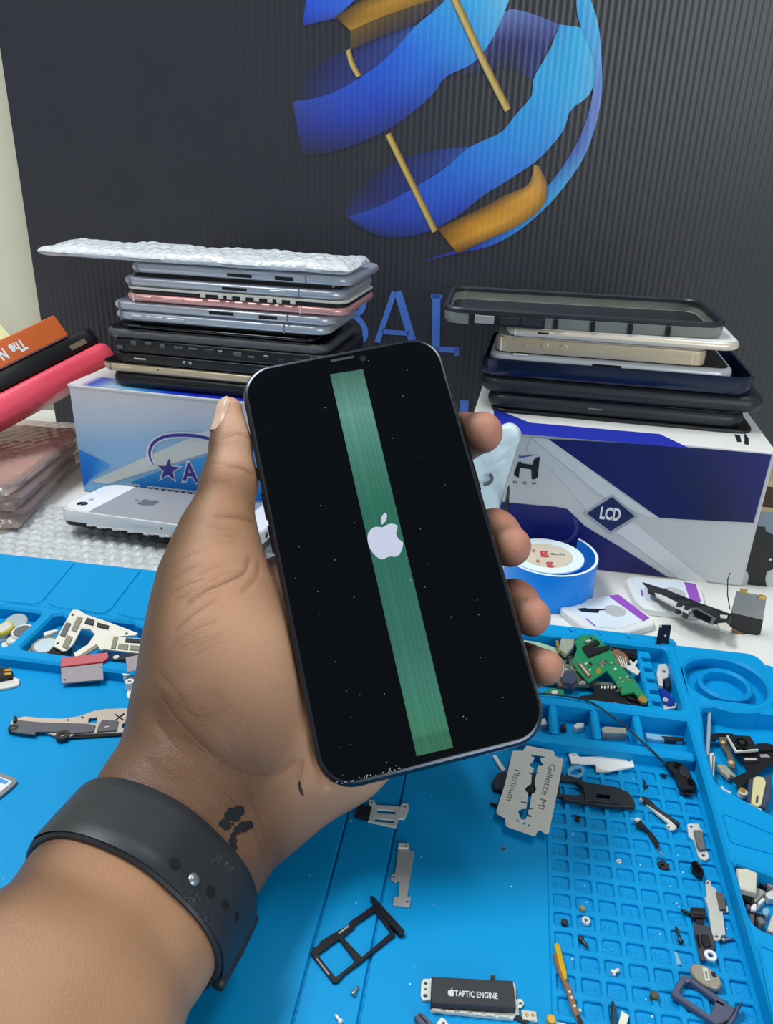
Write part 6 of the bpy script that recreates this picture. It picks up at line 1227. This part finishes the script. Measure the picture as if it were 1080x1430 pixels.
# small front bins
BG = 'bits in the small front bins'
def small(name, label, P, z1, m): b_ = Bit(name, label, 'scrap', P[0], -.001, BG); b_.lay('piece', P, -.0009, z1, m, (), .0003)
small('metal_scrap', 'brownish scrap in the leftmost visible small bin', qE([(75, 705), (110, 700), (120, 740), (75, 745)]), .002, M_bone); small('metal_scrap', 'dark scrap next to the bright clip in its small bin', qE([(215, 740), (245, 730), (255, 765), (220, 770)]), .0015, M_dk); small('metal_scrap', 'bright clip lying in the second visible small bin', qE([(300, 750), (330, 728), (375, 730), (370, 760), (320, 772)]), .0016, M_alu)
small('metal_block', 'oblong grey metal block in the third visible small bin', qE([(490, 770), (515, 755), (660, 765), (668, 805), (500, 795)]), .0030, mat('grey_block', (166, 166, 156), .5, .2)); small('film_scrap', 'clear film strip in the rightmost small bin', qE([(790, 800), (880, 810), (1060, 835), (1050, 860), (850, 845), (800, 830)]), .0008, MATS['film_clear']); small('flex_scrap', 'grey film strip on the clear film in the rightmost small bin', qE([(905, 820), (1060, 830), (1060, 852), (930, 845)]), .0014, M_dsteel)
b = Bit('flex_cable', 'black flex piece with a copper end behind the razor blade', 'cable', (765, 1030), .0, None); b.lay('film', qE([(30, 830), (130, 825), (190, 855), (170, 870), (60, 862)]), .0003, .0022, M_flex, (), .0003); b.lay('copper_end', qE([(85, 868), (135, 875), (130, 912), (95, 905)]), .0003, .0012, M_brown); b.lay('violet_dot', qE([(235, 868), (268, 866), (272, 884), (240, 888)]), .0003, .0010, mat('violet_chip', (166, 150, 226), .4))
b = Bit('antenna_wire', 'thin black antenna wire running from the tray to the camera module', 'wire', (923, 1060), .003)
b.wire('wire', [Z(x, y, z) for x, y, z in smoothline([(745, 968, .0095), (780, 971, .0092), (811, 976, .0092), (832, 984, .0088), (852, 998, .0086), (872, 1013, .0082), (897, 1035, .0075), (915, 1052, .0064), (932, 1070, .0040)], 5)], .00038, M_blk)

# ---- right column bins
QG = 'camera parts heaped in the right column bin'
b = Bit('camera_module', 'square black camera module on top of the right column bin', 'camera', (1035, 1040), .002, QG, (0, .1)); b.lay('frame', qH([(500, 418), (540, 408), (790, 420), (900, 575), (640, 600), (600, 565)]), .0040, .0066, M_blk, (), .0004); b.lay('silver_edge', qH([(495, 420), (510, 412), (625, 580), (890, 570), (895, 582), (615, 600)]), .0060, .0070, M_alu); b.disc('lens_barrel', *qH([(690, 492)])[0], .0027, .0066, .0086, M_blkg, 0, 22, .0004); b.disc('lens', *qH([(690, 485)])[0], .0012, .0086, .0089, M_dsteel)
b = Bit('flex_cable', 'grey flex strip with two gold pads in the right column bin', 'cable', (1012, 1045), .0012, QG); b.lay('film', qH([(380, 430), (500, 440), (520, 560), (560, 640), (600, 760), (600, 830), (520, 800), (500, 650), (440, 570)]), .0020, .0030, mat('grey_film', (92, 90, 88), .4))
for x, y in ((455, 500), (552, 752)):
    b.disc('gold_pad', *qH([(x, y)])[0], .0015, .0030, .0036, M_gold, 0, 8); b.disc('gold_nub', *qH([(x, y)])[0], .0007, .0036, .0041, M_bone, 0, 10)
b = Bit('flex_cable', 'folded black flex cable with a connector in the right column bin', 'cable', (1050, 1075), .001, QG); b.lay('film', qH([(700, 620), (900, 610), (1100, 560), (1180, 640), (1180, 760), (1000, 800), (880, 900), (660, 1060), (560, 950), (760, 860), (700, 760)]), .0024, .0034, M_flex, (), .0002); b.lay('connector', qH([(690, 690), (870, 690), (910, 740), (720, 750)]), .0034, .0044, M_dsteel); b.lay('contact_row', qH([(715, 705), (860, 705), (880, 720), (725, 722)]), .0044, .0047, M_bone); b.lay('white_print', qH([(900, 655), (1000, 650), (1040, 690), (920, 690)]), .0034, .0036, M_mauve)
b = Bit('flex_cable', 'black flex band under the camera module in the right column bin', 'cable', (1062, 1035), .0006, QG); b.lay('film', qH([(860, 520), (980, 510), (1180, 560), (1180, 640), (1080, 600), (920, 610)]), .0036, .0044, M_flex)
b = Bit('speaker_part', 'oval cream faced earpiece speaker in the right column bin', 'speaker', (1058, 1105), .0008, QG, (.05, .0)); b.lay('case', qH([(770, 960), (830, 925), (1000, 930), (1060, 900), (1050, 1180), (980, 1310), (800, 1270), (760, 1200)]), .0016, .0036, mat('slate_case', (74, 84, 104), .35, .3), (), .0004); b.lay('cream_face', qH([(830, 950), (870, 925), (960, 945), (985, 1010), (930, 1270), (880, 1296), (810, 1260), (805, 1220)]), .0036, .0046, mat('cream_face', (208, 200, 150), .45), [qH([(870, 1160), (895, 1155), (890, 1250), (858, 1250)])], .0002, .0006)
b = Bit('gold_connector', 'small gold round contact below the folded black flex cable', 'connector', (1037, 1103), .0004, QG); b.disc('base', *qH([(700, 1120)])[0], .0018, .0005, .0026, M_bone); b.disc('gold_nub', *qH([(690, 1090)])[0], .0011, .0026, .0034, M_gold)
b = Bit('clip_plate', 'grey finned clip left of the gold pad in the right column bin', 'clip', (1010, 1075), .0002, QG); b.lay('clip', qH([(370, 780), (480, 790), (560, 870), (620, 930), (600, 940), (540, 900), (535, 950), (510, 945), (470, 900), (440, 880)]), .0006, .0022, mat('grey_beige', (150, 154, 140), .5, var=.3, vscale=600))
b = Bit('clip_plate', 'bright notched tin tab at the slanted edge of the right bin', 'clip', (1010, 1107), .0002, QG); b.lay('tab', qH([(390, 1100), (420, 1080), (425, 1045), (450, 1050), (470, 1085), (555, 1120), (540, 1170), (490, 1225), (440, 1180), (395, 1160)]), .0006, .0030, M_alu, (), .0002); b.lay('dark_foot', qH([(345, 1110), (400, 1090), (395, 1170), (350, 1150)]), .0004, .0022, M_dk)
b = Bit('connector_strip', 'long striped connector along the slanted edge of the right bin', 'connector', (1045, 1125), .0002, QG); b.lay('strip', qH([(560, 1180), (600, 1185), (940, 1345), (930, 1370), (580, 1230)]), .0010, .0034, M_bone); b.lay('copper_line', qH([(575, 1215), (600, 1220), (920, 1355), (905, 1372), (575, 1235)]), .0034, .0040, M_brown); b.lay('white_edge', qH([(580, 1250), (600, 1255), (880, 1380), (865, 1392), (580, 1275)]), .0008, .0040, M_white)
b = Bit('steel_pin', 'tall thin steel strip leaning on the left wall of the right bin', 'pin', (990, 1025), .0004); b.lay('strip', qH([(265, 95), (295, 100), (300, 140), (280, 640), (255, 665), (235, 650)]), .0030, .0044, mat('frosted_steel', (176, 190, 194), .4, .4)); b.lay('cross_pin', qH([(300, 112), (310, 108), (435, 155), (425, 165), (300, 126)]), .0036, .0044, M_white)
b = Bit('steel_pin', 'short brass lined strip below the tall steel strip', 'pin', (995, 1075), .0004); b.lay('strip', qH([(280, 640), (330, 630), (350, 690), (330, 990), (345, 1000), (300, 1000), (290, 800)]), .0020, .0036, M_alu); b.lay('brass_line', qH([(318, 660), (330, 660), (318, 980), (308, 980)]), .0036, .0040, M_brown); b.lay('dark_foot', qH([(295, 990), (340, 985), (320, 1045), (305, 1040)]), .0010, .0028, M_blk)
b = Bit('flex_scrap', 'black flex corner behind the gold pads in the right bin', 'scrap', (1000, 1027), .0004, QG); b.lay('film', qH([(300, 400), (400, 385), (580, 395), (560, 420), (390, 430), (370, 465), (305, 460)]), .0020, .0034, M_blk)
UG = 'parts heaped in the lower right bin'
b = Bit('metal_can', 'square cream metal can in the lower right bin', 'can', (1044, 1228), .0005, UG, (0, .05)); b.lay('can', qO([(200, 320), (490, 325), (500, 350), (490, 640), (470, 655), (240, 600), (210, 520)]), .0020, .0058, mat('cream_can', (206, 204, 186), .45, .15, var=.06, vscale=200), (), .0005)
b = Bit('nut', 'bright ring at the upper tip of the lower right bin', 'nut', (1030, 1198), .004, UG); b.disc('collar', *qO([(208, 178)])[0], .0011, .0042, .0060, M_alu, .0005)
b = Bit('clip_plate', 'dark bent plate behind the cream metal can', 'clip', (1042, 1206), .001, UG, (0, .2)); b.lay('plate', qO([(210, 235), (420, 270), (490, 325), (330, 318), (190, 320)]), .0040, .0056, mat('taupe_pad', (92, 86, 84), .6))
for P, m, lb in ((qO([(250, 620), (300, 640), (440, 700), (430, 830), (330, 800), (290, 740)]), M_blkg, 'glossy black flex piece under the cream metal can'), (qO([(500, 380), (560, 400), (640, 490), (640, 600), (560, 560), (500, 500)]), M_dk, 'dark film piece right of the cream metal can'), (qO([(640, 470), (760, 520), (760, 620), (640, 560)]), M_mauve, 'mauve striped connector at the right of the lower bin'), (qO([(500, 600), (620, 660), (480, 800), (450, 790), (450, 700)]), MATS['grey_beige'], 'beige flat connector in the middle of the lower bin'), (qO([(500, 810), (570, 740), (610, 770), (530, 850)]), M_white, 'small white chip in the middle of the lower bin'), (qO([(600, 690), (700, 630), (760, 660), (760, 760), (660, 760)]), M_alu, 'bright tin bracket at the right of the lower bin'), (qO([(400, 870), (450, 825), (490, 850), (475, 930), (400, 920)]), M_white, 'white triangular clip in the lower right bin'), (qO([(330, 830), (400, 850), (380, 930), (330, 900)]), M_slate, 'slate plastic piece at the left wall of the lower bin'), (qO([(345, 940), (520, 960), (600, 1000), (590, 1020), (350, 970)]), M_blk, 'black rod lying across the lower right bin'), (qO([(370, 980), (460, 990), (450, 1130), (390, 1080)]), mat('grey_film', (92, 90, 88), .4), 'grey film piece at the bottom corner of the lower bin'), (qO([(480, 1010), (560, 1020), (620, 1100), (520, 1120)]), M_steel, 'steel spring clip at the bottom of the lower bin'), (qO([(570, 900), (640, 880), (680, 940), (640, 1010), (580, 980)]), MATS['film_clear'], 'clear plastic piece in the lower right bin'), (qO([(700, 1000), (760, 980), (760, 1260), (640, 1220), (650, 1150)]), MATS['cream_can'], 'second cream metal can cut by the photo edge')):
    k = random.uniform(.002, .0035); b = Bit('metal_scrap', lb, 'scrap', P[0], -.0008, UG); b.lay('piece', P, -.0007, k, m, (), .0003)

# ================================================================== DESK RIGHT: FLEX ASSEMBLY, CHASSIS, CARTONS BEHIND
b = Bit('flex_assembly', 'black and silver dock flex lying over the rear card case', 'phone part', (960, 866), DZ, None, (0, 0))
def ramp(name, P, zs, th, m, b_=None):                  # plate whose corners sit at their own heights
    b_ = b_ or b; top = [np.array(Z(x, y, z))-b_.c for (x, y), z in zip(P, zs)]; n = len(P); V = [tuple(p) for p in top]+[tuple(p-np.array([0, 0, th])) for p in top]
    tri = tessellate_polygon([[Vector((p[0], p[1], 0)) for p in top]]); F = [tuple(t) for t in tri]+[tuple(i+n for i in t)[::-1] for t in tri]+[(i, (i+1) % n, n+(i+1) % n, n+i) for i in range(n)]
    part(name, (V, F), m, b_.t)
hz = lambda x: np.interp(x, [185, 500, 780, 1000], [.0045, .0085, .0062, .0035])
def rampq(name, P, m, dz=0.0, th=.0008): ramp(name, qP(P), [hz(x)+dz for x, y in P], th, m)
rampq('flex_film', [(185, 112), (240, 130), (360, 168), (460, 208), (560, 248), (680, 290), (790, 330), (780, 400), (690, 395), (560, 345), (420, 270), (330, 225), (225, 180), (222, 150)], M_flex)
rampq('steel_rail', [(270, 185), (330, 205), (430, 255), (520, 300), (500, 318), (400, 270), (290, 212)], M_alu, .0008, .0012); rampq('socket', [(530, 305), (560, 300), (660, 355), (650, 380), (540, 335)], M_blkg, .0012, .0014); rampq('socket_frame', [(500, 290), (560, 288), (690, 360), (670, 395), (510, 325)], M_steel, .0006, .0012); rampq('gold_end', [(700, 395), (760, 390), (800, 430), (780, 450), (720, 430)], M_bone, .0002, .0014); rampq('white_label', [(718, 335), (770, 340), (765, 358), (720, 352)], M_alu, .0006, .0008)
for x, y in ((440, 262), (490, 290)): b.disc('eyelet', *qP([(x, y)])[0], .0016, DZ+.0080, DZ+.0136, M_dsteel, .0006)
b.wire('thin_wire', [Z(*qP([(785, 300)])[0], .004), Z(*qP([(768, 200)])[0], .012), Z(*qP([(770, 90)])[0], .020), Z(*qP([(787, 50)])[0], .024)], .0003, M_blk)
cF = Face(Z(1040, 882, DZ), rex, rey)
b2 = Bit('camera_plate', 'grey and black square plate standing at the right end of the flex', 'phone part', (1040, 884), DZ); I0 = frame(b2.c, rex, UPZ).inverted(); ff = cF
def stand2(b_, name, P, d0, d1, m):
    pts = [I0 @ Vector(ff.p(x, y, 0)) for x, y in P]; g = prism([(p.x, p.y) for p in pts], d0, d1, .0001); part(name, xf(g, frame(b_.c, rex, UPZ)), m, b_.t, world=True)
stand2(b2, 'brushed_plate', qP([(828, 165), (1030, 205), (1005, 365), (790, 312)]), -.0006, .0006, mat('brushed_grey', (150, 152, 152), .4, .35, var=.15, vscale=90)); stand2(b2, 'black_plate', qP([(790, 308), (1006, 358), (988, 452), (950, 470), (900, 462), (775, 400)]), -.0008, .0008, M_flex)
for P in (qP([(848, 140), (898, 148), (894, 178), (850, 165)]), qP([(975, 182), (1022, 190), (1018, 215), (976, 206)])): stand2(b2, 'gold_clip', P, .0006, .0018, M_gold)
stand2(b2, 'copper_foot', qP([(780, 400), (900, 462), (870, 480), (800, 440)]), .0008, .0020, M_brown)
chF = Face(RB+rex*.004+rey*.004, rex, rey); ch0 = chF.p(1060, 838, 0); ch0[2] = DZ; I0 = frame(ch0, rex, UPZ).inverted(); ff = chF
ch = Bit('phone_chassis', 'flat black phone chassis standing right of the navy carton', 'phone part', (1060, 838), DZ, None); ch.t.matrix_world = Matrix.Translation(Vector(ch0)); WM[ch.t] = Matrix.Translation(Vector(ch0)); ch.c = ch0
stand2(ch, 'chassis_plate', qR([(240, 632), (300, 635), (305, 660), (345, 680), (420, 690), (420, 890), (345, 890), (310, 905), (300, 950), (310, 1000), (420, 1010), (420, 1110), (240, 1060), (160, 1020), (158, 985), (195, 985), (206, 930), (190, 900), (165, 898), (185, 800), (230, 720)]), -.0007, .0, M_flex); stand2(ch, 'pale_backing', qR([(150, 880), (420, 880), (420, 1012), (150, 990)]), -.0018, -.0008, mat('pale_backing', (190, 198, 200), .5)); stand2(ch, 'bright_eye', qR(ring(330, 828, 9)), 0, .0006, M_white); stand2(ch, 'lower_frame', qR([(285, 1010), (420, 1020), (420, 1240), (340, 1180)]), -.0007, -.0001, M_dk)
bcF = Face(RB+rex*.010+rey*.030, rex, rey)
def carton(label, P, m1, m2, dep=.05, top=True):
    p = [np.array(bcF.p(x, y, 0)) for x, y in P]; z0, z1 = min(q[2] for q in p), max(q[2] for q in p); x0 = min(float((q-RB)@rex) for q in p); o = RB+rex*x0+rey*.030; o[2] = z0
    t = thing('small_carton', label, 'box', frame(o, rex, rey), 'small cartons beyond the navy carton'); part('carton_body', box(0, 0, 0, .07, dep, z1-z0, .0008), m1, t); part('pale_lid', box(-.0004, -.0006, z1-z0-.0030, .0704, dep+.0004, z1-z0+.0002, .0006), m2, t); return z0
M_tan = mat('tan_card', (206, 184, 150), .55)
zlow = carton('grey blue carton at the right edge behind the black chassis', qR([(275, 512), (345, 640)])[:1]+qR([(240, 1000)]), mat('grey_blue_card', (150, 166, 182), .5), M_tan)
carton('brown carton on the grey blue one at the right edge', qR([(305, 358), (272, 514)]), mat('brown_card', (70, 48, 34), .5, var=.2, vscale=40), M_tan)
